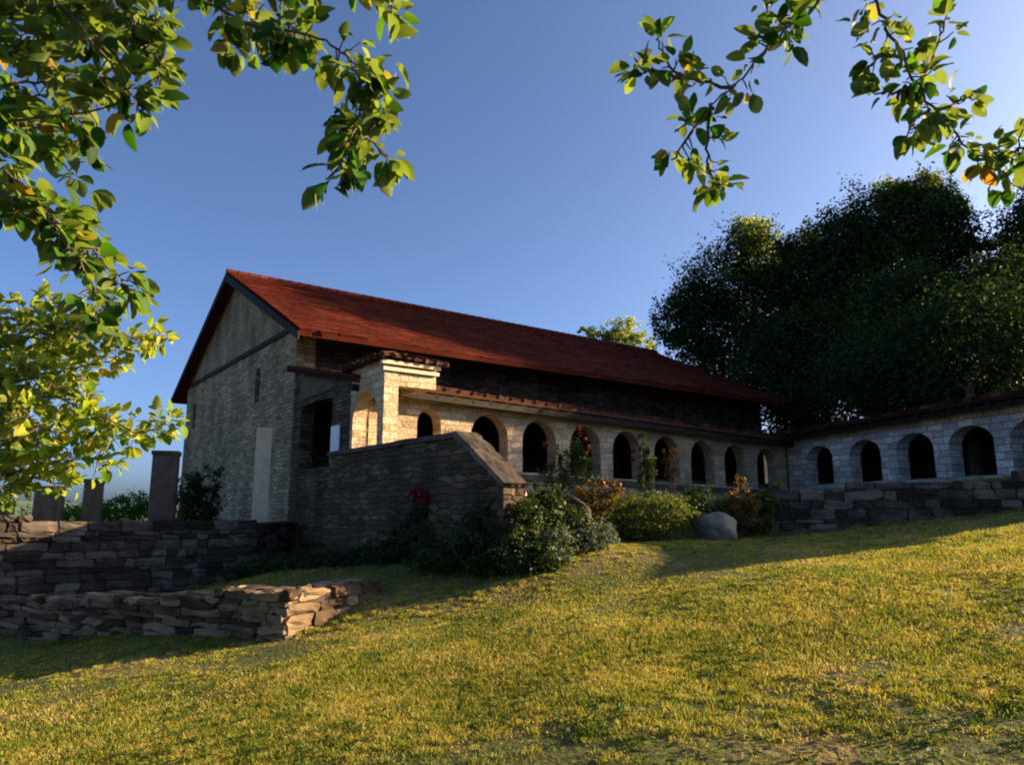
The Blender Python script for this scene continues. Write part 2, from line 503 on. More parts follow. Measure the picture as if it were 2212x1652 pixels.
def ground_material():
    m, nt, b, out = new_mat('lawn_soil')
    tc = N(nt, 'ShaderNodeTexCoord')
    nz = N(nt, 'ShaderNodeTexNoise'); nz.inputs['Scale'].default_value = .9; nz.inputs['Detail'].default_value = 7; nz.inputs['Roughness'].default_value = .68
    nt.links.new(tc.outputs['Object'], nz.inputs['Vector'])
    n2 = N(nt, 'ShaderNodeTexNoise'); n2.inputs['Scale'].default_value = 17; n2.inputs['Detail'].default_value = 6
    nt.links.new(tc.outputs['Object'], n2.inputs['Vector'])
    r = ramp(nt, nz.outputs['Fac'], [(.33, (.05, .065, .012)), (.52, (.085, .095, .018)), (.60, (.15, .115, .045)), (.74, (.26, .18, .10))])
    r2 = ramp(nt, n2.outputs['Fac'], [(.3, (.55, .55, .55)), (.7, (1.35, 1.3, 1.2))])
    c = mixc(nt, 1.0, r.outputs[0], r2.outputs[0], 'MULTIPLY')
    nt.links.new(c, b.inputs['Base Color'])
    b.inputs['Roughness'].default_value = .95
    bump(nt, b, n2.outputs['Fac'], .8, .03)
    return m


M['grass'] = grass_material()
M['ground'] = ground_material()
M['hill'] = simple('far_wooded_hill', [(.35, (.05, .09, .045)), (.65, (.10, .14, .07))], .02, 6, .95, 0)
M['path'] = simple('pale_path_gravel', [(.3, (.22, .21, .19)), (.7, (.36, .34, .31))], 9, 6, .95, .6, .02)

# ------------------------------------------------------------------ terrain
BX = [-60, -16, -10.5, -6.3, -5.95, -3.7, 0.5, 1.6, 5.4, 10.1, 13.6, 30, 60]
BY = [-18, 11.1, 14.9, 17.9, 20.3, 17.6, 12.2, 14.2, 15.95, 14.6, 13.5, 9, 0]
ZX = [-60, -16, -6, -3.7, 0.5, 1.6, 5.4, 10.1, 13.6, 20, 60, 400]
ZV = [0.2, 1.0, 1.12, 1.35, 1.5, 1.75, 1.82, 2.12, 2.3, 3.4, 12, 60]
_rng0 = np.random.default_rng(5)
_ph = _rng0.uniform(0, 6.28, (18, 2)); _dr = _rng0.uniform(0, 6.28, 18); _fr = np.geomspace(.5, 7, 18)


def lumps(x, y):
    z = 0
    for i in range(18):
        z = z + np.sin((x * math.cos(_dr[i]) + y * math.sin(_dr[i])) * _fr[i] + _ph[i, 0]) / (_fr[i] ** .8)
    return z


def lawn_plane(x, y):
    xe = np.where(x < -5, -5 - 2 * (1 - np.exp(np.minimum(x + 5, 0) / 2)), np.minimum(x, 40))
    z = .115 * xe + .03 * np.clip(y, -30, 25) - .14
    return z + .50 * ss(9.6, 12.9, y) * ss(-8, -4.5, x) * (1 - ss(-.5, 6.5, x))


def ground_z(x, y):
    x = np.asarray(x, float); y = np.asarray(y, float)
    lz = lawn_plane(x, y)
    d = y - np.interp(x, BX, BY)
    w = np.interp(x, [-7, -5, 0, 1.6, 4.8, 5.6], [.25, .5, .6, 2.6, 1.8, .3])
    zp = np.interp(x, ZX, ZV) + .10 * np.clip(x - 13, 0, 60) * ss(16, 40, y)
    zp = zp - 14 * ss(18, 90, -x) * ss(20, 60, y) * 1.0
    z = lz + (zp - lz) * ss(0, 1, d / w)
    far = np.hypot(x, y)
    z = z + .012 * lumps(x, y) * (1 - ss(20, 40, far))
    z = z * (1 - ss(150, 500, far)) + ss(150, 500, far) * np.where(x > 0, 30 * ss(0, 400, x), -16.0)
    return z


def make_ground():
    g = np.concatenate([-np.geomspace(5000, 17, 26), np.linspace(-16, 18, 205), np.geomspace(18.5, 5000, 26)])
    h = np.concatenate([-np.geomspace(5000, 3, 16), np.linspace(-2, 24, 157), np.geomspace(24.6, 6000, 28)])
    X, Y = np.meshgrid(g, h)
    V = np.stack([X.ravel(), Y.ravel(), ground_z(X, Y).ravel()], 1)
    nx, ny = len(g), len(h)
    i = np.arange(nx * ny).reshape(ny, nx)
    F = np.stack([i[:-1, :-1].ravel(), i[:-1, 1:].ravel(), i[1:, 1:].ravel(), i[1:, :-1].ravel()], 1)
    tag(np_mesh('lawn', V, F, M['ground'], None, True), kind='structure')


make_ground()


def gz(x, y): return float(ground_z(x, y))


def far_hills():
    n = 140
    az = np.linspace(-1.25, 0.1, n)
    rng = np.random.default_rng(3)
    V, rows = [], [(1700, -40), (1900, 0), (2300, 1), (2800, .6)]
    prof = 10 + 16 * (np.sin(az * 7 + 1) * .5 + .5) + 7 * np.sin(az * 19) + rng.normal(0, .8, n)
    for d, k in rows:
        for a, p in zip(az, prof):
            V.append((math.sin(a) * d, math.cos(a) * d, -40 if k == -40 else (-16 if k == 0 else p * k)))
    i = np.arange(4 * n).reshape(4, n)
    F = np.stack([i[:-1, :-1].ravel(), i[:-1, 1:].ravel(), i[1:, 1:].ravel(), i[1:, :-1].ravel()], 1)
    tag(np_mesh('hills', np.array(V), F, M['hill'], None, True), kind='structure')


far_hills()

# ------------------------------------------------------------------ building frame: A corner, nd along the hall, td towards the garden
A = np.array([22 * math.sin(R(-17.1)), 22 * math.cos(R(-17.1)), 0.0])
nd = np.array([math.sin(R(53.5)), math.cos(R(53.5)), 0.0])
td = np.array([math.sin(R(143.5)), math.cos(R(143.5)), 0.0])
UP = np.array([0, 0, 1.0])


def P(s, t, z): return A + nd * s + td * t + UP * z


def arched_wall(mb, O, S, D, L, zb, zt, openings, seg=12):
    """Wall of length L along S, thickness vector D, bottom zb(s), top zt(s); openings (centre, width, sill, spring, crown)."""
    pt = lambda s, z, k: O + S * s + UP * z + D * k

    def slab(s0, s1, b0, b1, t0, t1, low=True, top=True):
        if np.dot(np.cross(S, UP), D) > 0: fr, bk = 1, 0
        else: fr, bk = 0, 1
        mb.face([pt(s0, b0, fr), pt(s1, b1, fr), pt(s1, t1, fr), pt(s0, t0, fr)])
        mb.face([pt(s1, b1, bk), pt(s0, b0, bk), pt(s0, t0, bk), pt(s1, t1, bk)])
        if top: mb.face([pt(s0, t0, fr), pt(s1, t1, fr), pt(s1, t1, bk), pt(s0, t0, bk)])
        if low: mb.face([pt(s0, b0, bk), pt(s1, b1, bk), pt(s1, b1, fr), pt(s0, b0, fr)])

    def end(s, b, t, left):
        q = [pt(s, b, 0), pt(s, b, 1), pt(s, t, 1), pt(s, t, 0)]
        mb.face(q if left else q[::-1])

    ss_, x = sorted(openings), 0
    for (c, w, sill, spring, crown) in ss_:
        s0, s1 = c - w / 2, c + w / 2
        slab(x, s0, zb(x), zb(s0), zt(x), zt(s0))
        slab(s0, s1, zb(s0), zb(s1), sill, sill)
        end(s0, sill, spring, False); end(s1, sill, spring, True)
        for i in range(seg):
            a0, a1 = math.pi * (1 - i / seg), math.pi * (1 - (i + 1) / seg)
            p0, p1 = c + w / 2 * math.cos(a0), c + w / 2 * math.cos(a1)
            z0, z1 = spring + (crown - spring) * math.sin(a0), spring + (crown - spring) * math.sin(a1)
            slab(p0, p1, z0, z1, zt(p0), zt(p1))
        x = s1
    slab(x, L, zb(x), zb(L), zt(x), zt(L))
    end(0, zb(0), zt(0), True); end(L, zb(L), zt(L), False)


def tile_slope(mb, O, E, Uv, n, lift=.03, under=.14):
    """Tiled slope: n overlapping courses from the eave corner O; E along the eave, Uv up the slope."""
    O, E, Uv = np.array(O), np.array(E), np.array(Uv)
    nn = np.cross(E, Uv); nn /= np.linalg.norm(nn)
    if nn[2] < 0: nn = -nn
    le, lu = np.linalg.norm(E), np.linalg.norm(Uv)
    rng = np.random.default_rng(int(abs(O[0] * 977 + O[1] * 131)) + n)
    m = max(3, int(le / .3))
    sag = lambda f, g: .022 * (1 + math.sin(f * 9.1 + 1.3)) + .016 * (1 + math.sin(f * 21 + g * 4))
    for i in range(n):
        a, b = O + Uv * (i / n), O + Uv * ((i + 1) / n)
        v0, v1 = lu * i / n, lu * (i + 1) / n
        off = .5 * (i % 2)
        cuts = [0] + [(k + off) / m for k in range(1, m)] + [1]
        for k in range(m):
            f0, f1 = cuts[k], cuts[k + 1]
            s0, s1 = sag(f0, i / n), sag(f1, i / n)
            j0 = lift + rng.uniform(-.006, .010); sk = rng.normal(0, .006) - (rng.random() < .02) * rng.uniform(.02, .06)
            dn = Uv / lu * sk
            q = [a + E * f0 + nn * (s0 + j0) + dn, a + E * f1 + nn * (s1 + j0) + dn, b + E * f1 + nn * s1, b + E * f0 + nn * s0]
            uvq = [(f0 * le, v0 + .01), (f1 * le, v0 + .01), (f1 * le, v1 - .01), (f0 * le, v1 - .01)]
            r = [a + E * f0 + dn, a + E * f1 + dn, q[1], q[0]]
            if np.dot(np.cross(q[1] - q[0], q[2] - q[1]), nn) < 0:
                q, uvq, r = q[::-1], uvq[::-1], r[::-1]
            mb.face(q, uvq); mb.face(r, [(f0 * le, v0 + .01), (f1 * le, v0 + .01), (f1 * le, v0 + .03), (f0 * le, v0 + .03)])
    # the boarding below
    mb.box(O - nn * under, E, Uv, nn * (under - .002))


def ridge_tube(mb, a, b, r=.16, seg=.4):
    n = max(2, int(np.linalg.norm(b - a) / seg))
    for i in range(n):
        p, q = a + (b - a) * (i / n), a + (b - a) * ((i + 1) / n)
        mb.tube([p, q], [r, r * .88], 8)


# ------------------------------------------------------------------ the stone hall
HALL_W, HALL_L = 13.9, 23.2
EAVE_T, EAVE_Z, RIDGE_T, RIDGE_Z = 1.35, 6.48, -6.95, 10.42
hall = thing('stone_hall', 'long stone hall with a steep gable and a red tiled roof, behind the arcades', 'building', P(0, -6.95, 1.0))
W_Z = EAVE_Z + (RIDGE_Z - EAVE_Z) * (EAVE_T / (EAVE_T - RIDGE_T)) - .16


def make_hall():
    th = .6
    mb = MB()
    O = P(0, -HALL_W, 0)
    arched_wall(mb, O, td, nd * th, HALL_W, lambda s: .2, lambda s: W_Z,
                [(HALL_W - 3.62, .5, 5.05, 6.0, 6.25), (1.55, .46, 4.95, 5.8, 6.05)], 8)
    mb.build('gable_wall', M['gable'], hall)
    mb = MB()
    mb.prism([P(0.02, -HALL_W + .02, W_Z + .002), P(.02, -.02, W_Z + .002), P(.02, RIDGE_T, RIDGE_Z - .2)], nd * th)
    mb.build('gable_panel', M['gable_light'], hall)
    mb = MB()
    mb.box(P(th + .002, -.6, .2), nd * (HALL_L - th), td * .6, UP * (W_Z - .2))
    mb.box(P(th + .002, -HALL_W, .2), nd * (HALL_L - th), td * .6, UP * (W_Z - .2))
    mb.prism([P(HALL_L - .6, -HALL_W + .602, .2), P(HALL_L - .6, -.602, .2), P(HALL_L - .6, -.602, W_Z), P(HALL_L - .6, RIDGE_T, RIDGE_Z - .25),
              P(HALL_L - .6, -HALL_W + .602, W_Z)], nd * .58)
    mb.build('wall', M['eave_shade'], hall)
    mb = MB()
    mb.box(P(-.07, -HALL_W - .05, W_Z - .1), nd * .068, td * (HALL_W + .1), UP * .16)
    mb.build('string_course', M['wood'], hall)
    s0, s1 = -.42, HALL_L + .4
    mb = MB()
    up = P(0, RIDGE_T, RIDGE_Z) - P(0, EAVE_T, EAVE_Z)
    tile_slope(mb, P(s0, EAVE_T, EAVE_Z), nd * (s1 - s0), up, 27)
    upl = P(0, RIDGE_T, RIDGE_Z) - P(0, 2 * RIDGE_T - EAVE_T, EAVE_Z)
    tile_slope(mb, P(s0, 2 * RIDGE_T - EAVE_T, EAVE_Z), nd * (s1 - s0), upl, 27)
    rf = mb.build('roof', M['tile'], hall)
    mb = MB()
    ridge_tube(mb, P(s0, RIDGE_T, RIDGE_Z + .02), P(s1, RIDGE_T, RIDGE_Z + .02))
    o = mb.build('ridge_tiles', M['tile'], rf); 
    o.location = (0, 0, 0)
    for sgn in (1, -1):
        e = EAVE_T if sgn == 1 else 2 * RIDGE_T - EAVE_T
        mb = MB()
        k = .3
        mb.prism([P(s0 - .04, e, EAVE_Z - .02), P(s0 - .04, RIDGE_T, RIDGE_Z - .02), P(s0 - .04, RIDGE_T, RIDGE_Z - .02 - k), P(s0 - .04, e, EAVE_Z - .02 - k * .8)], nd * .055)
        mb.build('barge_board', M['wood'], hall)
    for c, zc in ((-3.62, 5.6), (-HALL_W + 1.55, 5.5)):
        mb = MB()
        mb.box(P(.13, c - .3, zc - .65), td * .6, UP * 1.4, nd * .03)
        mb.build('window', M['dark'], hall)
    # rafter tails below the eave
    mb = MB()
    sl = (RIDGE_Z - EAVE_Z) / (EAVE_T - RIDGE_T)
    p0 = P(-.3, EAVE_T - .3, EAVE_Z - .17 + sl * .27)
    mb.prism([p0, p0 - UP * .14, P(-.3, .003, EAVE_Z - .31 + sl * EAVE_T), P(-.3, .003, EAVE_Z - .17 + sl * EAVE_T)], nd * .1)
    r0 = mb.build('rafter', M['wood'], hall)
    for i in range(1, 28):
        c = r0.copy(); COL.objects.link(c); c.parent = hall
        c.location = r0.location + Vector(nd * .85 * i)


make_hall()

# ------------------------------------------------------------------ the arcade along the hall
AT = 4.34                                           # arcade plane
drop = lambda s: -.024 * s
arcade = thing('arcade_gallery', 'low pale arcade gallery running along the side of the red-roofed hall', 'gallery', P(9, AT, 1.8))
ARC_L = 18.3


def make_arcade():
    mb = MB()
    cs = [2.12, 4.06, 5.84, 7.65, 9.44, 11.34, 13.2, 15.05, 17.0]
    ops = []
    for i, c in enumerate(cs):
        w = .72 if i == 0 else 1.26
        top = 4.22 + drop(c) - (.08 if i == 0 else 0)
        ops.append((c, w, (2.68 if i else 2.9) + drop(c), top - w / 2, top))
    arched_wall(mb, P(0, AT, 0), nd, -td * .42, ARC_L, lambda s: .9, lambda s: 4.66 + drop(s), ops, 12)
    mb.build('wall', M['ashlar'], arcade)
    mb = MB()                                       # plinth band
    mb.box(P(1.2, AT + .002, 2.42), nd * (ARC_L - 1.2) + UP * drop(ARC_L - 1.2), td * .1, UP * .16)
    mb.build('plinth', M['coping'], arcade)
    mb = MB()                                       # end wall with the doorway
    arched_wall(mb, P(0, 0.002, 0), td, nd * .4, AT - .002, lambda s: .6, lambda s: 5.5 - .17 * s, [(1.8, 2.3, 2.6, 4.4, 4.45)], 2)
    mb.build('end_wall', M['terra'], arcade)
    mb = MB()
    mb.prism([P(-.03, .55, 4.62), P(-.03, 4.2, 4.62), P(-.03, 4.2, 4.70), P(-.03, .55, 5.3)], nd * .028)
    mb.build('plaster_panel', M['plaster'], arcade)
    mb = MB()
    mb.box(P(.42, .61, 2.2), nd * (ARC_L + 3), td * (AT - 1.05), UP * .3)
    mb.build('floor', M['terra'], arcade)
    # lean-to roof
    et, ez, tz = AT + .5, 4.62, 5.62
    mb = MB()
    tile_slope(mb, P(-.25, et, ez), nd * (ARC_L + .6) + UP * drop(ARC_L), P(0, .0, tz) - P(0, et, ez), 13, .035, .1)
    # rows of half-round cover tiles running down the slope
    up = P(0, .0, tz) - P(0, et, ez)
    n = 44
    for i in range(n + 1):
        s = -.25 + (ARC_L + .6) * i / n
        a = P(s, et + .04, ez - .0) + UP * (drop(s) + .03)
        mb.tube([a, a + up * .99], [.05, .05], 6)
    mb.build('roof', M['old_tile'], arcade)
    mb = MB()
    mb.box(P(-.27, 4.7, 4.32), nd * (ARC_L + .3) + UP * drop(ARC_L), td * .1, UP * .16)
    mb.build('eave_beam', M['wood'], arcade)
    mb = MB()
    mb.prism([P(0.3, et - .04, ez - .13), P(.3, et - .04, ez - .25), P(.3, AT - .4, ez - .03), P(.3, AT - .4, ez + .05)], nd * .1)
    r0 = mb.build('rafter', M['wood'], arcade)
    for i in range(1, 32):
        c = r0.copy(); COL.objects.link(c); c.parent = arcade
        c.location = r0.location + Vector(nd * .57 * i + UP * drop(.57 * i))


make_arcade()

nb = thing('notice_board', 'white notice board on the wall beside the dark gallery doorway', 'notice board', P(-.02, 3.3, 2.65))
mb = MB(); mb.box(P(-.075, 3.1, 2.66), td * .52, UP * .95, nd * .04); mb.build('panel', M['board'], nb)
mb = MB(); mb.box(P(-.085, 3.1, 2.91), td * .52, UP * .035, nd * .008); mb.build('divider', M['wood'], nb)
mb = MB(); mb.box(P(-.034, 3.15, 2.7), td * .42, UP * .85, nd * .032); mb.build('backing', M['wood'], nb)


# ------------------------------------------------------------------ the side porch
porch = thing('entrance_porch', 'small tiled stone porch with a round-arched opening at the top of the stairs', 'porch', P(.5, 5.2, 2.6))


def make_porch():
    mb = MB()
    arched_wall(mb, P(-.1, AT + .004, 0), td, nd * .36, 1.8, lambda s: 1.0, lambda s: 4.9,
                [(.82, 1.34, 2.74, 3.6, 4.27)], 12)
    mb.build('wall', M['ashlar'], porch)
    mb = MB()
    mb.box(P(.262, 5.86, 4.3), nd * 1.0, td * .26, UP * .6)
    mb.box(P(1.0, AT + .004, 4.3), nd * .262, td * 1.514, UP * .6)
    mb.build('beam', M['ashlar'], porch)
    mb = MB()
    for k, (z, o) in enumerate(((4.62, .06), (4.76, .12))):
        mb.box(P(-.1 - o, 6.148, z), nd * (1.4 + o), td * o, UP * .08)
    mb.build('cornice', M['pillar'], porch)
    mb = MB()
    r0, r1, r2, r3, ap, ap2 = P(-.28, AT - .2, 4.92), P(-.28, 6.34, 4.92), P(1.45, 6.34, 4.86), P(1.45, AT - .2, 4.9), P(.6, 5.5, 5.14), P(.6, AT - .2, 5.14)
    tile_slope(mb, r0, r1 - r0, (ap + ap2) / 2 - (r0 + r1) / 2, 5, .035, .06)
    mb.prism([r1, r2, ap], UP * .05)
    mb.prism([r2, r3, ap2, ap], UP * .05)
    for i in range(8):
        f = i / 7
        a = r0 + (r1 - r0) * f - nd * .03; b = ap2 + (ap - ap2) * f
        mb.tube([a + UP * .02, b + UP * .04], [.06, .055], 6)
    for i in range(7):
        f = i / 6
        a = r1 + (r2 - r1) * f + td * .03
        mb.tube([a + UP * .02, ap * .75 + a * .25 + UP * .06], [.06, .05], 6)
    mb.build('roof', M['old_tile'], porch)


make_porch()

# ------------------------------------------------------------------ stair parapet
st = thing('stair_parapet', 'dark stone stair parapet with a sloping coping below the porch', 'wall', P(-.5, 8, .6))
PZ = 2.86
mb = MB()
mb.prism([P(-.52, 4.2, .1), P(-.52, 4.2, PZ - .1), P(-.52, 9.9, PZ - .1), P(-.52, 11.35, 1.85), P(-.52, 11.35, .1)], nd * .4)
mb.build('wall', M['terra'], st)
mb = MB()
mb.prism([P(-.57, 4.15, PZ - .098), P(-.57, 4.15, PZ), P(-.57, 9.97, PZ), P(-.57, 9.91, PZ - .098)], nd * .48)
mb.prism([P(-.57, 9.912, PZ - .1), P(-.57, 9.98, PZ - .002), P(-.57, 11.43, 1.92), P(-.57, 11.37, 1.85)], nd * .48)
cp_ = mb.build('coping', M['rubble_dark'], st)
dsp = cp_.modifiers.new('cut', 'SUBSURF'); dsp.subdivision_type = 'SIMPLE'; dsp.levels = dsp.render_levels = 4
tx = bpy.data.textures.new('rough_stone', 'CLOUDS'); tx.noise_scale = .16
dm = cp_.modifiers.new('rough', 'DISPLACE'); dm.texture = tx; dm.strength = .07; dm.texture_coords = 'GLOBAL'
mb = MB()
for i in range(9):
    mb.box(P(-.1, 9.0 + i * .27, .1), nd * 1.1, td * .268, UP * (1.9 - i * .17))
mb.build('steps', M['terra'], st)

# ------------------------------------------------------------------ the courtyard wing on the right
K = P(ARC_L + .1, AT, 0)
wd = np.array([math.sin(R(167)), math.cos(R(167)), 0.0])
wn_ = np.array([wd[1], -wd[0], 0.0])               # away from the courtyard
if wn_[0] < 0: wn_ = -wn_
WING_L = 14.9
wing = thing('courtyard_wing', 'whitewashed courtyard wing with wide flat-topped arches, below the trees', 'gallery', K + wd * 7 + wn_ * 2 + UP * 2)


def make_wing():
    Wp = lambda s, n, z: K + wd * s + wn_ * n + UP * z
    mb = MB()
    ops = []
    for c in (1.95, 4.35, 6.55, 8.62, 10.62, 12.65):
        ops.append((c, 1.5, 2.42, 3.32, 3.82))
    arched_wall(mb, Wp(0, 0, 0), wd, wn_ * .45, WING_L, lambda s: 1.2, lambda s: 4.42, ops, 14)
    mb.build('wall', M['wing'], wing)
    mb = MB()
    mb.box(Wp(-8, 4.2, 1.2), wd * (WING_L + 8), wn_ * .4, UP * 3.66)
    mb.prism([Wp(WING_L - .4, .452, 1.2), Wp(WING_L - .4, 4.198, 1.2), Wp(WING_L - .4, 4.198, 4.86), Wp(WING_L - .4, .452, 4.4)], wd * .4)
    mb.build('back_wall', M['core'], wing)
    mb = MB()
    mb.box(Wp(.2, .452, 2.0), wd * (WING_L - .62), wn_ * 3.74, UP * .36)
    mb.build('floor', M['terra'], wing)
    mb = MB()
    O = Wp(-5.5, -.55, 4.40)
    up = Wp(-5.5, 4.9, 5.15) - O
    tile_slope(mb, O, wd * (WING_L + 6.0), up, 16, .035, .1)
    for i in range(40):
        a = O + wd * (WING_L + 6.0) * i / 39 + UP * .03
        mb.tube([a, a + up * .99], [.05, .05], 6)
    mb.build('roof', M['old_tile'], wing)
    mb = MB()
    mb.box(Wp(-.2, -.42, 4.12), wd * (WING_L + .5), wn_ * .1, UP * .15)
    mb.build('eave_beam', M['wood'], wing)
    mb = MB()
    mb.prism([Wp(.3, -.5, 4.3), Wp(.3, -.5, 4.18), Wp(.3, -.002, 4.30), Wp(.3, -.002, 4.42)], wd * .1)
    r0 = mb.build('rafter', M['wood'], wing)
    for i in range(1, 25):
        c = r0.copy(); COL.objects.link(c); c.parent = wing
        c.location = r0.location + Vector(wd * .63 * i)


make_wing()


# ------------------------------------------------------------------ walls of laid field stones
def cube_template():
    g = (-1, -.45, .45, 1)
    V, idx = [], {}
    F = []

    def vid(p):
        if p not in idx:
            idx[p] = len(V); V.append(p)
        return idx[p]
    for ax in range(3):
        for sg in (-1, 1):
            for i in range(3):
                for j in range(3):
                    q = []
                    for a, b in ((i, j), (i + 1, j), (i + 1, j + 1), (i, j + 1)):
                        p = [0, 0, 0]; p[ax] = sg; p[(ax + 1) % 3] = g[a]; p[(ax + 2) % 3] = g[b]
                        q.append(vid(tuple(p)))
                    F.append(q if sg > 0 else q[::-1])
    V = np.array(V, float)
    ln = (np.abs(V) ** 12).sum(1) ** (1 / 12)
    return V / ln[:, None], np.array(F)


CUBE_V, CUBE_F = cube_template()


def laid_wall(name, label, cat, p0, p1, top0, top1, thick, mat, seed, course=(.09, .2), length=(.18, .5), depth_below=.35, rag=.05, root=None):
    rng = np.random.default_rng(seed)
    p0, p1 = np.array(p0, float), np.array(p1, float)
    L = np.linalg.norm(p1 - p0)
    S = np.append((p1 - p0) / L, 0)
    D = np.array([-S[1], S[0], 0])                 # away from the viewer
    if root is None: root = thing(name, label, cat, (*((p0 + p1) / 2), min(top0, top1) - .5))
    part = '' if label else 'end_'
    pos, rot, siz = [], [], []
    V, F, n0 = [], [], 0
    zlow = min(gz(*p0), gz(*p1), gz(*((p0 + p1) / 2))) - depth_below
    z = zlow
    while True:
        h = rng.uniform(*course)
        if z > max(top0, top1): break
        s = rng.uniform(-.1, 0)
        while s < L:
            l = rng.uniform(*length)
            sm = min(s + l / 2, L)
            top = top0 + (top1 - top0) * sm / L + rng.normal(0, rag) * .6
            if z + h * .45 < top:
                for side in (0, 1):
                    e0, e1 = max(s, 0) + .006, min(s + l, L) - .006
                    if e1 - e0 < .05: continue
                    dep = thick * rng.uniform(.42, .52)
                    c = np.array([p0[0], p0[1], 0]) + S * (e0 + e1) / 2 + D * (dep / 2 if side == 0 else thick - dep / 2) + UP * (z + h / 2)
                    c = c + D * rng.normal(0, .014) + S * (rng.normal(0, .02) if e1 >= L - .02 else 0)
                    T = CUBE_V * np.array([(e1 - e0) / 2, dep / 2, h / 2 * rng.uniform(.9, .99)])
                    T = T + rng.normal(0, .011, T.shape) + np.sin(T[:, [1, 2, 0]] * rng.uniform(8, 22) + rng.uniform(0, 6, 3)) * .012
                    tl = rng.normal(0, .03)
                    M3 = np.stack([S * math.cos(tl) + UP * math.sin(tl), D, -S * math.sin(tl) + UP * math.cos(tl)], 1)
                    V.append(T @ M3.T + c); F.append(CUBE_F + n0); n0 += len(T)
            s += l
        z += h * 1.0
    st_ = np_mesh(part + 'stones', np.concatenate(V), np.concatenate(F), mat, root)
    st_.data.shade_flat()
    mb = MB()
    q0 = np.array([p0[0], p0[1], 0]) + D * .05 + S * .06
    a = [q0 + UP * zlow, q0 + S * (L - .12) + UP * zlow, q0 + S * (L - .12) + UP * (top1 - .06), q0 + UP * (top0 - .06)]
    mb.prism(a, D * (thick - .1))
    mb.build(part + 'core', M['core'], root)
    return root


rw = laid_wall('ruined_wall', 'low crumbling brown stone wall with a sunlit broken end, out on the lawn', 'wall', (-9.6, 12.9), (-2.98, 9.85), -.08, .44, .55, M['rubble'], 11,
               (.05, .115), (.16, .75), .4, .015)
laid_wall('ruined_wall', None, None, (-2.97, 9.88), (-2.0, 11.5), .46, .38, .7, M['rubble'], 12, (.09, .2), (.25, .8), .3, .035, rw)
tw = laid_wall('retaining_wall', 'dark stone retaining wall below the row of pillars', 'wall', (-14.5, 12.1), (-6.15, 17.85), 1.36, 1.2, .6, M['rubble_dark'], 13,
               (.08, .22), (.16, .75), .3, .03)
laid_wall('retaining_wall', None, None, (-6.15, 18.0), (-5.95, 20.6), 1.2, 1.15, .5, M['rubble_dark'], 15, (.1, .22), (.2, .6), .3, .02, tw)
laid_wall('garden_wall', 'low grey stone garden wall in front of the whitewashed wing', 'wall', (5.45, 15.95), (13.4, 13.55), 1.86, 2.36, .5, M['rubble_dark'], 14,
          (.08, .24), (.16, .8), .3, .05)


def hit(u, v):
    """Where the sight line (u, v) meets the lawn."""
    for Y in np.arange(3, 40, .05):
        q = at(u, v, Y)
        if q[2] <= gz(q[0], q[1]): return q
    return q


e0, e1 = hit(325, 1258), hit(525, 1204)
laid_wall('stone_edging', 'thin pale stone edging crossing the shaded grass towards the hedge', 'edging', e0[:2], e1[:2], e0[2] + .07, e1[2] + .07, .3, M['coping'], 16,
          (.1, .14), (.2, .6), .1, .02)

# ------------------------------------------------------------------ pillars
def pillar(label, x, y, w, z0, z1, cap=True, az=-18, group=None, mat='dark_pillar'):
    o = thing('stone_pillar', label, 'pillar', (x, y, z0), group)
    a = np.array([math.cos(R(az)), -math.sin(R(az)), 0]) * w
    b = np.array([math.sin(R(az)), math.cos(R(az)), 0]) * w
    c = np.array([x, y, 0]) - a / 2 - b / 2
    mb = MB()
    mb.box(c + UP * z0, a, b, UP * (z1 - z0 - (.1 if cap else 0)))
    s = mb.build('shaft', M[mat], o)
    bv = s.modifiers.new('edge', 'BEVEL'); bv.width = .02; bv.segments = 2
    if cap:
        mb = MB()
        mb.box(c - a * .05 - b * .05 + UP * (z1 - .098), a * 1.1, b * 1.1, UP * .1)
        mb.build('cap', M['rubble_dark'], o)


def pil(label, u, vtop, wpx, Y, z0, cap=True, mat='dark_pillar'):
    q = at(u, vtop, Y)
    pillar(label, q[0], q[1], wpx * Y / FPX, z0, q[2], cap, mat=mat)


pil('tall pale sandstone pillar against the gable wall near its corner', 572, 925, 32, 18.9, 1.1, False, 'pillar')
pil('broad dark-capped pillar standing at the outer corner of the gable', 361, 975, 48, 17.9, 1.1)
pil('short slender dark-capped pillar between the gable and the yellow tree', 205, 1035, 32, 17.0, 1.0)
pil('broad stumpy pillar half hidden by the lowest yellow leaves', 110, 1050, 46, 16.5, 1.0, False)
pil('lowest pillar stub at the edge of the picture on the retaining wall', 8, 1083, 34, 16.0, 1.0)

# ------------------------------------------------------------------ boulders
def boulder(name, label, c, r, seed, mat):
    import bmesh
    rng = np.random.default_rng(seed)
    bm = bmesh.new()
    bmesh.ops.create_icosphere(bm, subdivisions=4, radius=1)
    d = rng.normal(size=(7, 3)); k = rng.uniform(.62, .9, 7)
    d /= np.linalg.norm(d, axis=1, keepdims=True)
    for v in bm.verts:
        p = np.array(v.co)
        for i in range(7):
            e = p @ d[i] - k[i]
            if e > 0: p = p - d[i] * e * .8
        p = p * (1 + .05 * math.sin(4 * p[0] + 3 * p[1] + seed) + .035 * math.sin(7 * p[2] + 5 * p[0]) + .015 * math.sin(17 * p[1] + 11 * p[2]))
        v.co = p * np.array(r)
    me = bpy.data.meshes.new(name); bm.to_mesh(me); bm.free(); me.shade_smooth()
    o = link_mesh(name, me, mat)
    o.location = c
    return tag(o, label, 'boulder')


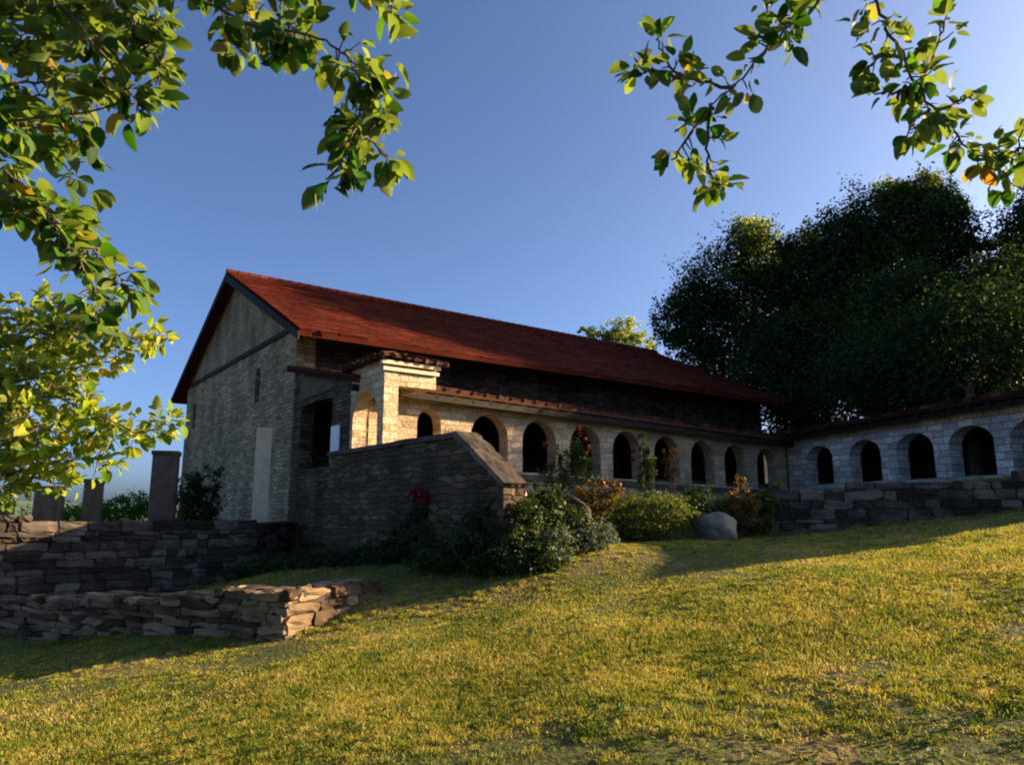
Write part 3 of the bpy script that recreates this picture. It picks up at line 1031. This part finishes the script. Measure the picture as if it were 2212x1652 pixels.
q = at(1552, 1135, 15.2)
boulder('boulder', 'pale rounded boulder on the lawn edge between the clipped bush and the garden wall', (q[0], q[1], q[2] - .10), (.43, .37, .37), 3, M['boulder'])
q = at(1245, 1085, 13.9); q[2] = gz(q[0], q[1]) + .42
boulder('dark_boulder', 'dark upright boulder among the flower beds below the arches', (q[0], q[1], q[2]), (.32, .28, .5), 8, M['rubble_dark'])

# ------------------------------------------------------------------ foliage
def blob_points(rng, n, c, r, shell=.55):
    d = rng.normal(size=(n, 3)); d /= np.linalg.norm(d, axis=1, keepdims=True)
    rad = shell + (1 - shell) * rng.random((n, 1)) ** .6
    return np.array(c) + d * rad * np.array(r), d


def crown_mesh(name, lobes, n, size, mat, parent, seed, tmpl=(TUFT_V, TUFT_F), upness=.5, flat=0):
    rng = np.random.default_rng(seed)
    vol = np.array([l[1][0] * l[1][1] * l[1][2] for l in lobes]) ** (2 / 3)
    cnt = (vol / vol.sum() * n).astype(int) + 1
    ps, ds = [], []
    for (c, r), k in zip(lobes, cnt):
        # leaves gather in sprays so the outline is ragged and gaps show
        ns = max(4, k // 22)
        sc, sd = blob_points(rng, ns, c, r, .5)
        sc = sc + sd * (rng.random((ns, 1)) ** 5) * .55 * np.array(r)
        w = rng.integers(0, ns, k)
        p = sc[w] + rng.normal(size=(k, 3)) * np.array(r) * .13 + sd[w] * rng.random((k, 1)) ** 2 * .12 * np.mean(r)
        ps.append(p); ds.append(sd[w])
    p = np.concatenate(ps); d = np.concatenate(ds)
    nrm = d * .6 + np.array([0, 0, upness]) + rng.normal(size=d.shape) * .55
    V, F = scatter(tmpl[0], tmpl[1], p, frames(nrm, rng), size * rng.uniform(.6, 1.35, len(p)))
    return np_mesh(name, V, F, mat, parent)


def wobble(rng, a, b, n, k):
    a, b = np.array(a, float), np.array(b, float)
    L = np.linalg.norm(b - a)
    out = [a + (b - a) * i / n + (rng.normal(size=3) * k * L if 0 < i < n else 0) for i in range(n + 1)]
    return out


def tree(label, base, lobes, seed, n=16000, size=.2, mat='forest', trunk_r=.22, group=None, top=None, name='broadleaf_tree'):
    rng = np.random.default_rng(seed)
    base = np.array(base, float)
    root = thing(name, label, 'tree', base, group)
    cz = np.mean([l[0] for l in lobes], axis=0)
    fork = base + (cz - base) * .45; fork[2] = base[2] + (cz[2] - base[2]) * .5
    mb = MB()
    mb.tube(wobble(rng, base - UP * .5, fork, 4, .02), [trunk_r * 1.3, trunk_r, trunk_r * .9, trunk_r * .8, trunk_r * .7], 9)
    mb.build('trunk', M['bark'], root, True)
    mb = MB()
    for c, r in lobes:
        pts = wobble(rng, fork - UP * .2 * rng.random(), c, 5, .035)
        mb.tube(pts, list(np.linspace(trunk_r * .5, .025, 6)), 6)
        for _ in range(4):
            e, _d = blob_points(rng, 1, c, np.array(r) * .85)
            mb.tube(wobble(rng, pts[3] + (pts[4] - pts[3]) * rng.random(), e[0], 3, .05), [.06, .045, .03, .012], 5)
    mb.build('branches', M['bark'], root, True)
    crown_mesh('crown', lobes, n, size, M[mat], root, seed + 1)
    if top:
        crown_mesh('sunlit_top', top, n // 5, size * .75, M['pale_sunlit'], root, seed + 2, upness=.2)  # sunlight on the crown top, painted as paler leaves
    return root


def lobes_px(items, Y, dep=.8):
    """Crown lobes from (u, v, radius px) at distance Y."""
    out = []
    for it in items:
        u, v, r = it[:3]
        y = Y + (it[3] if len(it) > 3 else 0)
        k = r * y / FPX
        out.append((at(u, v, y), np.array([k, k * dep, k])))
    return out


def forest():
    G = 'trees on the slope behind the wing'
    def tb(u, Y): x = (u - 1106) / FPX * Y; return (x, Y, gz(x, Y))
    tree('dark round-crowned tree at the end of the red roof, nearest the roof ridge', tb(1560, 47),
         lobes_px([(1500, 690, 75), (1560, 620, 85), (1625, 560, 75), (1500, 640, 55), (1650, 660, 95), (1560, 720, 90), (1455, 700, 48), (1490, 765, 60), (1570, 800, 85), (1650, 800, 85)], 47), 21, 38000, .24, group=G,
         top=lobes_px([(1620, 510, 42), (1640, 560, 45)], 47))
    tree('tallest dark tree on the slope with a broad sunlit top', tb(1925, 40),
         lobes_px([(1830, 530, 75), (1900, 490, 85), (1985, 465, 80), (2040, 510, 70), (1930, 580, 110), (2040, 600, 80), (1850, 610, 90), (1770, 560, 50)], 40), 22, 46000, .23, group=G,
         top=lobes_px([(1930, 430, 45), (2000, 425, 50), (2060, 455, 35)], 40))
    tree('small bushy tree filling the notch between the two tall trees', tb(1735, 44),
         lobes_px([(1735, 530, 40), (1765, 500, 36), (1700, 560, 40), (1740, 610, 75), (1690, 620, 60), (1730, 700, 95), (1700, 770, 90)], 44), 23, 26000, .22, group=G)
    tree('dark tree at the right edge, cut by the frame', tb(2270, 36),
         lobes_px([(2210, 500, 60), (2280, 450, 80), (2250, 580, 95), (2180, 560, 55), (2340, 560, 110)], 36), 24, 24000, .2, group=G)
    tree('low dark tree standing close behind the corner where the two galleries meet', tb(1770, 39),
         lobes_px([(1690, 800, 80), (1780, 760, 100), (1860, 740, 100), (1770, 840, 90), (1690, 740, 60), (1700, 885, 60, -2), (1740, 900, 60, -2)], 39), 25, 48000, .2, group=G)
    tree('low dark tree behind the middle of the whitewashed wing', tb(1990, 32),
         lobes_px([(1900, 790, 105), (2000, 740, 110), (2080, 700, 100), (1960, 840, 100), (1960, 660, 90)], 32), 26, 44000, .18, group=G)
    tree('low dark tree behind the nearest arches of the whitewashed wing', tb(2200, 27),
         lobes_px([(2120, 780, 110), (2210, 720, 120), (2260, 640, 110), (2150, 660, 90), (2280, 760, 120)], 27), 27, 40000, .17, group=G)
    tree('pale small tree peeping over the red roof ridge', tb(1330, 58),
         lobes_px([(1345, 712, 30), (1335, 745, 34), (1290, 730, 26), (1385, 740, 24), (1265, 715, 12)], 58), 28, 5000, .22, 'pale_sunlit', group=G)
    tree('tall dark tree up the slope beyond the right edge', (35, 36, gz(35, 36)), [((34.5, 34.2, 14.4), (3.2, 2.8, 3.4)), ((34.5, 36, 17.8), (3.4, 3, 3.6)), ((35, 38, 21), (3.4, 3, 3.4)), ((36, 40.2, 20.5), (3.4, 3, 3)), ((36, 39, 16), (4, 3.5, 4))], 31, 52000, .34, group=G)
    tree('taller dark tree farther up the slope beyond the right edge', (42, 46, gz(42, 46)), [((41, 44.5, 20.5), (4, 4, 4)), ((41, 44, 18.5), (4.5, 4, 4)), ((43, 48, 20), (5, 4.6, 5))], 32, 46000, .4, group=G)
    # undergrowth right behind the wing roof
    tree('dense thicket bush just above the wing roof', tb(2110, 22), 
         [((16.6, 24.5, 7.2), (2.2, 2.2, 1.9)), ((17.2, 21.9, 7.4), (2.0, 1.8, 1.7)), ((16.0, 27, 7.0), (2.2, 2.0, 1.9)), ((15.8, 29.5, 7.2), (2.2, 2.2, 2.0))], 29, 32000, .15, group=G, name='thicket_bush')


forest()


def bush(name, label, cat, c, lobes, n, size, mat, seed, flowers=(), fmat='petal_red', fr=.05, stems=6, group=None, upness=.5):
    """lobes relative to the base point c."""
    rng = np.random.default_rng(seed)
    c = np.array(c, float)
    root = thing(name, label, cat, c, group)
    ab = [(c + np.array(l[0]), np.array(l[1])) for l in lobes]
    crown_mesh('foliage', ab, n, size, M[mat], root, seed, upness=upness)
    mb = MB()
    for k in range(stems):
        l = ab[k % len(ab)]
        e, _ = blob_points(rng, 1, l[0], l[1] * .7)
        mb.tube(wobble(rng, c - UP * .1 + np.array([rng.normal() * .012, rng.normal() * .012, 0]), e[0], 3, .05), [.014, .011, .009, .005], 5)
    mb.build('stems', M['bark'], root, True)
    for f in flowers:
        V = []; 
        m = 14
        d = rng.normal(size=(m, 3)); d /= np.linalg.norm(d, axis=1, keepdims=True)
        d[:, 2] = np.abs(d[:, 2]) * .8 - .1
        T = np.array([(-.5, -.4, .1), (0, -.5, -.05), (.5, -.4, .1), (.6, .3, .2), (0, .55, .12), (-.6, .3, .2)])
        V, F = scatter(T, np.array([(0, 1, 2, 3, 4, 5)]), (c + np.array(f)) + d * fr * .7, frames(d + rng.normal(size=d.shape) * .2, rng), np.full(m, fr * 1.1))
        np_mesh('flower', V, F, M[fmat], root)
    return root


def on(u, v, Y):
    q = at(u, v, Y); return (q[0], q[1], gz(q[0], q[1]))


def garden():
    # clipped hedge along the foot of the porch
    a, b = np.array(on(520, 1215, 15.4)), np.array(on(860, 1205, 14.0))
    L = b - a
    lob = [(L * f + np.array([0, 0, .14]), (.36, .34, .22)) for f in np.linspace(0, 1, 13)]
    bush('low_hedge', 'low dark clipped hedge along the foot of the stairs', 'hedge', a, lob, 15000, .055, 'shrub', 41, stems=12)
    bush('rose_bush', 'climbing rose with one red cluster against the dark stair parapet', 'rose', on(905, 1150, 13.6),
         [((0, 0, .45), (.45, .3, .4)), ((-.05, .1, .95), (.28, .2, .35)), ((.5, 0, .3), (.4, .3, .3)), ((-.6, 0, .3), (.35, .3, .25))], 3800, .06, 'shrub', 42,
         [(-.1, -.1, 1.28), (.0, -.12, 1.34), (.1, -.1, 1.24), (-.06, -.14, 1.18), (.06, -.12, 1.13)], 'petal_red', .075)
    bush('climbing_plant', 'dark climbing plant on the foot of the gable wall', 'climber', (*at(432, 1100, 19.5)[:2], 1.1),
         [((0, 0, .5), (.5, .3, .5)), ((.15, 0, 1.1), (.4, .25, .45)), ((-.3, .1, .9), (.3, .25, .5)), ((.1, -.3, .3), (.45, .3, .3))], 3500, .09, 'shrub', 43)
    bush('trailing_shrub', 'dark trailing shrub below the sloping coping', 'shrub', on(1050, 1170, 12.0),
         [((-.25, 0, .35), (.55, .4, .42)), ((.35, -.1, .35), (.5, .4, .45)), ((.1, .1, .85), (.42, .3, .38)), ((.5, -.1, .8), (.3, .3, .35)), ((-.8, .3, .2), (.5, .4, .3)), ((.2, -.1, 1.0), (.16, .14, .2))], 9500, .06, 'shrub', 44)
    bush('dark_shrub', 'dark leafy shrub growing against the lower end of the stair parapet', 'shrub', (.12, 11.45, gz(.12, 11.45)),
         [((-.1, .05, .3), (.42, .32, .32)), ((0, .1, .7), (.28, .24, .32)), ((.4, .1, .25), (.34, .3, .28)), ((-.6, .25, .25), (.4, .3, .28)), ((.12, .1, 1.0), (.16, .14, .22)), ((.55, .2, .55), (.16, .15, .25))], 6500, .06, 'shrub', 57)
    bush('lavender_bush', 'grey-green lavender clump beside the dark upright boulder', 'lavender', on(1160, 1175, 11.7),
         [((0, 0, .25), (.4, .3, .3)), ((.25, 0, .35), (.3, .3, .3)), ((-.3, .05, .2), (.3, .25, .25))], 3600, .05, 'lavender', 45, upness=.1)
    bush('lavender_bush', 'spreading grey-green lavender in front of the dark upright boulder', 'lavender', on(1270, 1170, 12.6),
         [((0, 0, .18), (.35, .3, .24)), ((.25, .1, .25), (.28, .28, .26))], 2600, .05, 'lavender', 46, upness=.1)
    bush('green_bush', 'loose mid-green bush at the foot of the sloping coping', 'bush', on(1180, 1150, 12.6),
         [((0, 0, .45), (.45, .4, .5)), ((.1, 0, .8), (.24, .2, .3)), ((-.35, .0, .35), (.4, .3, .38)), ((.45, 0, .35), (.35, .3, .35)), ((-.2, .1, .95), (.13, .12, .2))], 6500, .07, 'shrub', 47,
         [(-.4, -.25, .95)], 'petal_pink', .06)
    bush('tall_rose', 'tall rose with a big red cluster in front of an arch', 'rose', on(1258, 1080, 16.8),
         [((0, 0, .4), (.42, .3, .45)), ((-.05, 0, .95), (.24, .2, .35)), ((-.4, 0, .85), (.2, .2, .4)), ((-.6, 0, .4), (.3, .25, .4))], 3600, .06, 'shrub', 48,
         [(.0, -.1, 1.5), (.08, -.12, 1.35), (-.06, -.1, 1.62), (.14, -.1, 1.2), (.05, -.1, 1.05), (-.85, -.05, 1.25)], 'petal_red', .075)
    bush('hollyhock', 'tall pale flower spires standing before the arches', 'flower', on(1395, 1080, 17.2),
         [((0, 0, .4), (.18, .16, .4)), ((.02, 0, .95), (.13, .12, .35)), ((-.06, 0, 1.3), (.09, .09, .25)), ((.12, 0, .7), (.12, .1, .3))], 1500, .07, 'lime', 49,
         [(-.3, 0, .9), (-.27, 0, 1.1)], 'petal_red', .06)
    bush('orange_shrub', 'orange flowering shrub above the lawn edge between boulder and clipped bush', 'shrub', on(1290, 1090, 15.6),
         [((0, 0, .35), (.45, .3, .35)), ((.35, 0, .4), (.3, .25, .28)), ((-.35, 0, .4), (.3, .25, .25))], 2600, .065, 'rust', 50,
         [(.45, -.1, .72), (.1, -.15, .74), (-.2, -.1, .76), (.28, -.1, .55)], 'petal_orange', .06)
    bush('clipped_bush', 'wide flat-topped clipped bush with a bright top', 'bush', on(1405, 1180, 15.0),
         [((0, 0, .45), (.72, .5, .42)), ((-.4, 0, .4), (.45, .45, .4)), ((.4, 0, .4), (.45, .45, .38)), ((0, 0, .75), (.65, .45, .16))], 9500, .055, 'lime', 51)
    bush('rust_plant', 'tall rust-brown plant behind the pale boulder', 'plant', on(1600, 1110, 15.6),
         [((0, 0, .35), (.34, .28, .4)), ((.05, 0, .8), (.24, .2, .34)), ((-.28, 0, .35), (.3, .25, .35)), ((-.02, 0, 1.15), (.1, .1, .2))], 3200, .065, 'rust', 52,
         upness=.2)
    bush('leafy_bush', 'bright green leafy bush behind the pale boulder at the end of the garden wall', 'bush', on(1650, 1110, 16.0),
         [((0, 0, .45), (.35, .28, .32)), ((.25, 0, .75), (.24, .2, .24)), ((-.15, 0, .2), (.4, .3, .25))], 2600, .08, 'lime', 53)
    bush('dark_bush', 'dark low bush between the clipped bush and the pale boulder', 'bush', on(1500, 1160, 15.9),
         [((0, 0, .4), (.4, .3, .35)), ((.2, .1, .7), (.3, .25, .2)), ((.75, .1, .3), (.35, .3, .35)), ((1.1, .1, .3), (.3, .3, .3))], 4200, .06, 'shrub', 54)
    bush('brown_flower', 'thin brown seed stalks before the fifth arch', 'flower', on(1450, 1070, 17.5),
         [((0, 0, .5), (.16, .14, .4)), ((.12, 0, 1.0), (.14, .1, .3)), ((-.1, 0, .8), (.1, .1, .3))], 700, .06, 'rust', 55)
    # vines beyond the pillars
    q0, q1 = at(90, 1120, 31), at(345, 1110, 31)
    lob = []
    for f in np.linspace(0, 1, 11):
        p = q0 + (q1 - q0) * f
        lob.append((np.array([p[0] - q0[0], (f % .2) * 4, .72 + .85 * f]), (.8, .9, .45)))
        lob.append((np.array([p[0] - q0[0], 0, .3 + .5 * f]), (.8, .9, .9)))
    bush('vine_row', 'green row of vines on the slope beyond the pillars', 'vines', (q0[0], q0[1], .3), lob, 12000, .13, 'vineyard', 56)


garden()


# ------------------------------------------------------------------ near branches of the fruit trees
def fruit_tree(name, label, trunk, twigs, mat, leaf, per_m, seed, spread=.05, droop=.35, r0=.016, extra=()):
    """trunk: points and radii; twigs: lists of 3-D points, each grown from the trunk's top."""
    rng = np.random.default_rng(seed)
    base = np.array(trunk[0], float)
    root = thing(name, label, 'tree', base)
    mb = MB()
    mb.tube(trunk, list(np.linspace(.14, .07, len(trunk))), 10)
    mb.build('trunk', M['bark'], root, True)
    crotch = np.array(trunk[-1], float)
    bb = MB()
    pos, dirs, sz = [], [], []
    for tw in twigs:
        tw = [np.array(p, float) for p in tw]
        # bough from the crotch to the first point, then the twig itself (smoothed)
        off = tw[0][0] / tw[0][1] < -.72 or tw[0][0] / tw[0][1] > .715 or (tw[0][2] - EYE) / tw[0][1] > .785
        top = tw[0][0] / tw[0][1] > -.68 and tw[0][0] / tw[0][1] < .7
        hi = tw[0] + (np.array([0, -.35, .75]) if top else np.array([-.45 if tw[0][0] < 0 else .5, -.1, .12]))
        if off:
            c1 = crotch + (hi - crotch) * .35 + UP * .25
            c2 = hi + (hi - tw[0]) * .35
            bez = []
            for k in range(13):
                f = k / 12
                p = crotch * (1 - f) ** 3 + 3 * c1 * f * (1 - f) ** 2 + 3 * c2 * f * f * (1 - f) + tw[0] * f ** 3
                bez.append(p + rng.normal(size=3) * .012 * math.sin(math.pi * f))
            bb.tube(bez, list(np.linspace(.032, r0 * .55, 13)), 7)
        pts = []
        for i in range(len(tw) - 1):
            for k in range(4):
                f = k / 4
                p = tw[i] * (1 - f) + tw[i + 1] * f
                pts.append(p + rng.normal(size=3) * .004)
        pts.append(tw[-1])
        bb.tube(pts, list(np.linspace(r0 * .55, .0022, len(pts))), 6)
        seglen = [np.linalg.norm(pts[i + 1] - pts[i]) for i in range(len(pts) - 1)]
        for i, l in enumerate(seglen):
            d = (pts[i + 1] - pts[i]) / (l + 1e-9)
            n = rng.poisson(per_m * l)
            for _ in range(n):
                p = pts[i] + d * l * rng.random()
                # a spur with a rosette of leaves
                side = rng.normal(size=3); side -= d * side.dot(d); side /= np.linalg.norm(side)
                sp = spread * rng.uniform(.2, 1.0)
                tip = p + side * sp + d * sp * .4
                bb.tube([p, (p + tip) / 2 + rng.normal(size=3) * .003, tip], [.0026, .0022, .0016], 5)
                for _k in range(rng.integers(2, 6)):
                    v = side * .8 + d * .5 + rng.normal(size=3) * .75 - UP * droop
                    pos.append(tip + rng.normal(size=3) * .006); dirs.append(v); sz.append(leaf * rng.choice([rng.uniform(.35, .7), rng.uniform(.7, 1.3)], p=[.3, .7]))
        for _k in range(5):
            v = (pts[-1] - pts[-3]); v = v / np.linalg.norm(v) + rng.normal(size=3) * .5
            pos.append(pts[-1]); dirs.append(v); sz.append(leaf * rng.uniform(.7, 1.2))
    for p, v, s in extra:
        pos.append(np.array(p)); dirs.append(np.array(v)); sz.append(s)
    bb.build('branches', M['bark'], root, True)
    pos, dirs, sz = np.array(pos), np.array(dirs), np.array(sz)
    x = dirs / np.linalg.norm(dirs, axis=1, keepdims=True)
    up = np.array([0, 0, 1.0]) + rng.normal(size=x.shape) * .65
    y = np.cross(up, x); y /= np.linalg.norm(y, axis=1, keepdims=True) + 1e-9
    z = np.cross(x, y)
    rot = np.stack([x, y, z], 2)
    # short leaf stalk
    pos = pos + x * .012
    V, F = scatter(LEAF_V, LEAF_F, pos, rot, sz)
    np_mesh('leaves', V, F, M[mat], root, True)
    return root


def px(points, Y, dy=0.0):
    n = len(points)
    return [at(u, v, Y + dy * i / max(1, n - 1)) for i, (u, v) in enumerate(points)]


def near_trees():
    T = [
        (px([(-140, 300), (0, 268), (140, 245), (290, 225)], 1.9, -.1)),
        (px([(-120, 130), (80, 110), (200, 90), (345, 45)], 1.8, .2)),
        (px([(40, -90), (170, 60), (235, 140), (310, 240)], 1.7, .1)),
        (px([(-140, 330), (10, 370), (90, 450), (170, 560), (215, 650), (205, 690)], 1.9, .0)),
        (px([(-160, 420), (-20, 420), (60, 440), (130, 500)], 1.8, .1)),
        (px([(100, 420), (160, 470), (220, 560), (280, 640)], 2.0, .1)),
        (px([(330, -110), (440, 5), (560, 55), (690, 85), (745, 115), (800, 165)], 1.7, 0)),
        (px([(745, 115), (780, 180), (775, 260), (742, 330), (740, 365)], 1.7, 0)),
        (px([(800, 165), (815, 240), (800, 300), (835, 340)], 1.72, 0)),
        (px([(420, -110), (500, 10), (520, 60), (515, 110)], 1.9, 0)),
        (px([(520, -110), (600, 0), (625, 60), (610, 115)], 1.8, 0)),
        (px([(640, -110), (780, -60), (830, -20), (845, 20)], 1.7, 0)),
        (px([(-120, 40), (60, 30), (160, 5), (300, -20)], 2.0, .1)),
        (px([(-120, 200), (40, 185), (130, 170), (230, 190)], 1.75, .2)),
        (px([(60, -110), (220, 0), (300, 60), (350, 150), (340, 180)], 1.95, .1)),
        (px([(-140, 260), (20, 300), (100, 330), (180, 300)], 2.1, .1)),
        (px([(-140, 90), (20, 70), (110, 140), (180, 190)], 2.2, .1)),
        (px([(-140, -30), (30, 0), (130, 40), (250, 60)], 2.3, .1)),
        (px([(-140, 240), (-20, 220), (60, 240), (150, 330), (165, 380)], 2.2, 0)),
    ]
    big = [(at(845, 100, 1.6), (.03, .2, .9), .085), (at(830, 75, 1.62), (.9, .1, .25), .07), (at(848, 130, 1.62), (.6, .1, -.8), .085), (at(722, 5, 1.65), (.05, .1, 1), .06)]
    fruit_tree('apple_tree', 'dark green apple tree whose boughs hang in at the upper left', 
               [(-2.75, .7, gz(-2.75, .7) - .3), (-2.7, .75, .8), (-2.62, .8, 1.8), (-2.5, .75, 2.6), (-2.3, .6, 3.3)], T, 'apple', .060, 78, 61, .055, .35, .009, big)
    T = [
        px([(1790, -120), (1772, 10), (1714, 54), (1661, 103), (1624, 140), (1583, 190), (1537, 227)], 1.8, 0),
        px([(1583, 188), (1530, 180), (1467, 160), (1430, 120), (1417, 85)], 1.8, 0),
        px([(1470, 165), (1420, 160), (1380, 160)], 1.8, 0),
        px([(1537, 227), (1527, 290), (1530, 350), (1540, 405)], 1.8, 0),
        px([(1537, 235), (1500, 270), (1470, 330), (1450, 345)], 1.8, 0),
        px([(1770, -120), (1700, -30), (1650, 15), (1700, 60)], 1.7, 0),
        px([(1885, -120), (1887, -8), (1916, 62), (1949, 115), (1982, 185), (2027, 247), (2081, 309), (2143, 354), (2180, 390), (2260, 440)], 1.85, 0),
        px([(2250, 300), (2210, 320), (2190, 330)], 1.8, 0),
        px([(2000, 160), (2030, 90), (2045, 35)], 1.9, 0),
        px([(1960, 130), (1905, 120), (1885, 130)], 1.85, 0),
        px([(1975, 180), (1930, 200), (1885, 200)], 1.85, 0),
        px([(2020, 240), (2070, 215), (2100, 215)], 1.85, 0),
        px([(2010, 235), (1970, 260), (1960, 290)], 1.85, 0),
    ]
    ex = [(at(1800, 50, 1.8), (.8, .2, .4), .05), (at(2030, 325, 1.85), (-.3, .2, .5), .03)]
    fruit_tree('apple_tree', 'airy apple tree whose thin leafy twigs reach in at the upper right', 
               [(2.9, .3, gz(2.9, .3) - .3), (2.85, .35, 1.0), (2.7, .4, 2.0), (2.4, .35, 3.1)], T, 'apple', .052, 48, 62, .045, .25, .010, ex)
    Y = 4.2
    T = [
        px([(-220, 790), (0, 750), (120, 710), (230, 715), (310, 735), (360, 735)], Y, 0),
        px([(-220, 700), (-40, 700), (60, 680), (110, 655)], Y, .1),
        px([(-220, 860), (20, 830), (140, 800), (240, 780), (270, 760)], Y + .1, .0),
        px([(-220, 860), (20, 850), (130, 860), (220, 900), (290, 935), (340, 925), (375, 905)], Y, .0),
        px([(-220, 900), (20, 910), (120, 930), (220, 935), (290, 945)], Y + .2, .0),
        px([(-220, 960), (10, 950), (100, 985), (180, 985), (250, 1000)], Y, .0),
        px([(-220, 960), (20, 1000), (80, 1030), (115, 1045), (150, 1040)], Y + .1, .0),
        px([(-220, 1000), (-40, 1010), (10, 1030), (30, 1045)], Y - .1, .0),
        px([(-220, 760), (-20, 780), (70, 770), (150, 760)], Y + .3, .2),
        px([(-220, 900), (-20, 880), (60, 890), (90, 960)], Y - .2, .0),
        px([(-220, 820), (-20, 820), (60, 810), (150, 850), (190, 870)], Y - .1, .0),
        px([(-220, 730), (0, 725), (80, 715), (170, 750)], Y + .2, .0),
        px([(100, 705), (180, 690), (225, 665), (250, 640)], Y + .1, 0),
    ]
    fruit_tree('yellow_tree', 'yellow-green small tree leaning in from the left in front of the pillars', 
               [(-4.5, 4.0, gz(-4.5, 4.0) - .3), (-4.48, 4.05, .4), (-4.4, 4.1, 1.1), (-4.3, 4.15, 1.7)], T, 'yellowleaf', .068, 100, 63, .10, .1, .016)


near_trees()


# ------------------------------------------------------------------ grass
def grass():
    rng = np.random.default_rng(71)

    def spots(n, ymax=19.0):
        u = rng.random(n)
        y = (2.9 ** -.4 + u * (ymax ** -.4 - 2.9 ** -.4)) ** (-1 / .4)
        return (rng.random(n) - .5) * 2 * (y * .86 + .8), y

    def patch(x, y):
        return lumps(x * 1.3 + 3, y * 1.3) * .35 + .5 * np.sin(x * 2.1 + 1.3 * np.sin(y * 1.7)) * np.sin(y * 2.6 + np.sin(x * 1.9))
    # a short sward, thinner where the soil shows
    x, y = spots(640000)
    pat = patch(x, y)
    k = rng.random(len(x)) < np.clip(.66 + .35 * ss(7.5, 10, y) + .5 * pat - 1.0 * ss(-.8, 1.8, x) * (1 - ss(7, 10, y)) * ss(-.3, .35, -pat), .1, 1)
    x, y, pat = x[k], y[k], pat[k]
    h = np.clip(.028 + .010 * pat, .016, .05) * rng.uniform(.6, 1.5, len(x))
    lean = rng.uniform(.2, 1.0, len(x)) * h
    la = rng.uniform(0, 2 * math.pi, len(x))
    # tufts standing above it
    cx, cy = spots(22000)
    cp = patch(cx * 1.7 + 9, cy * 1.7)
    k = rng.random(len(cx)) < np.clip(.45 + .6 * cp, .04, 1)
    cx, cy = cx[k], cy[k]
    per = 34
    cr = np.repeat(rng.uniform(.03, .10, len(cx)), per)
    ch = np.repeat(rng.uniform(.026, .068, len(cx)), per)
    ta = rng.uniform(0, 2 * math.pi, len(cr)); tr = np.sqrt(rng.random(len(cr)))
    tx = np.repeat(cx, per) + np.cos(ta) * tr * cr; ty = np.repeat(cy, per) + np.sin(ta) * tr * cr
    th = ch * rng.uniform(.6, 1.2, len(cr)) * (1 - .35 * tr)
    x = np.concatenate([x, tx]); y = np.concatenate([y, ty]); h = np.concatenate([h, th])
    lean = np.concatenate([lean, th * (.15 + .8 * tr)]); la = np.concatenate([la, ta + rng.normal(0, .4, len(ta))])
    d = y - np.interp(x, BX, BY)
    keep = ((d < -.05) | ((d > .45) & (d < 1.6) & (x > 5.6))) & (x > -13) & (x < 15)
    x, y, h, lean, la = x[keep], y[keep], h[keep], lean[keep], la[keep]
    n = len(x)
    z = ground_z(x, y)
    w = (.0017 + .00042 * y) * rng.uniform(.7, 1.3, n)
    a = rng.uniform(0, 2 * math.pi, n)
    bx, by = np.cos(a) * w, np.sin(a) * w
    lx, ly = np.cos(la) * lean, np.sin(la) * lean
    p = np.stack([x, y, z - .005], 1)
    s = np.stack([bx, by, np.zeros(n)], 1)
    m = np.stack([lx * .35, ly * .35, h * .6], 1)
    t = np.stack([lx, ly, h * (1 - .25 * (lean / h))], 1)
    V = np.stack([p - s, p + s, p + m + s * .75, p + m - s * .75, p + t], 1).reshape(-1, 3)
    i = (np.arange(n) * 5)[:, None]
    F4 = np.concatenate([i, i + 1, i + 2, i + 3], 1)
    F3 = np.concatenate([i + 3, i + 2, i + 4], 1)
    me = bpy.data.meshes.new('grass')
    me.vertices.add(len(V)); me.vertices.foreach_set('co', V.astype(np.float32).ravel())
    L = np.concatenate([F4, F3], 1).ravel()
    me.loops.add(len(L)); me.loops.foreach_set('vertex_index', L.astype(np.int32))
    me.polygons.add(2 * n)
    stt = np.empty(2 * n, np.int32); stt[0::2] = np.arange(n) * 7; stt[1::2] = np.arange(n) * 7 + 4
    me.polygons.foreach_set('loop_start', stt)
    me.update(calc_edges=True)
    o = link_mesh('grass', me, M['grass'])
    tag(o, 'patchy green and straw-coloured grass on the sloping lawn', 'grass', kind='stuff')


grass()


def weeds():
    """Broad flat leaves of clover and plantain among the grass."""
    rng = np.random.default_rng(91)
    n = 2200
    y = (3.2 ** -.3 + rng.random(n) * (15.0 ** -.3 - 3.2 ** -.3)) ** (-1 / .3)
    x = (rng.random(n) - .5) * 2 * (y * .8 + .5)
    k = (np.sin(x * 1.9 + 2) * np.sin(y * 2.3 + x) > -.2) & (y < np.interp(x, BX, BY) - .3) & (x > -9)
    x, y = x[k], y[k]
    per = 7
    X, Y = np.repeat(x, per), np.repeat(y, per)
    a = rng.uniform(0, 6.28, len(X))
    d = np.stack([np.cos(a), np.sin(a), rng.uniform(.1, .7, len(X))], 1)
    d /= np.linalg.norm(d, axis=1, keepdims=True)
    up = np.array([0, 0, 1.0]) + rng.normal(size=d.shape) * .25
    yy = np.cross(up, d); yy /= np.linalg.norm(yy, axis=1, keepdims=True)
    rot = np.stack([d, yy, np.cross(d, yy)], 2)
    r = rng.uniform(.004, .02, (len(X), 1))
    p = np.stack([X, Y, ground_z(X, Y) + rng.uniform(.01, .035, len(X))], 1) + d * r
    V, F = scatter(LEAF_V, LEAF_F, p, rot, rng.uniform(.02, .05, len(X)))
    tag(np_mesh('weeds', V, F, M['weed'], None, True), 'low broad-leaved weeds scattered through the grass', 'weeds', kind='stuff')


weeds()
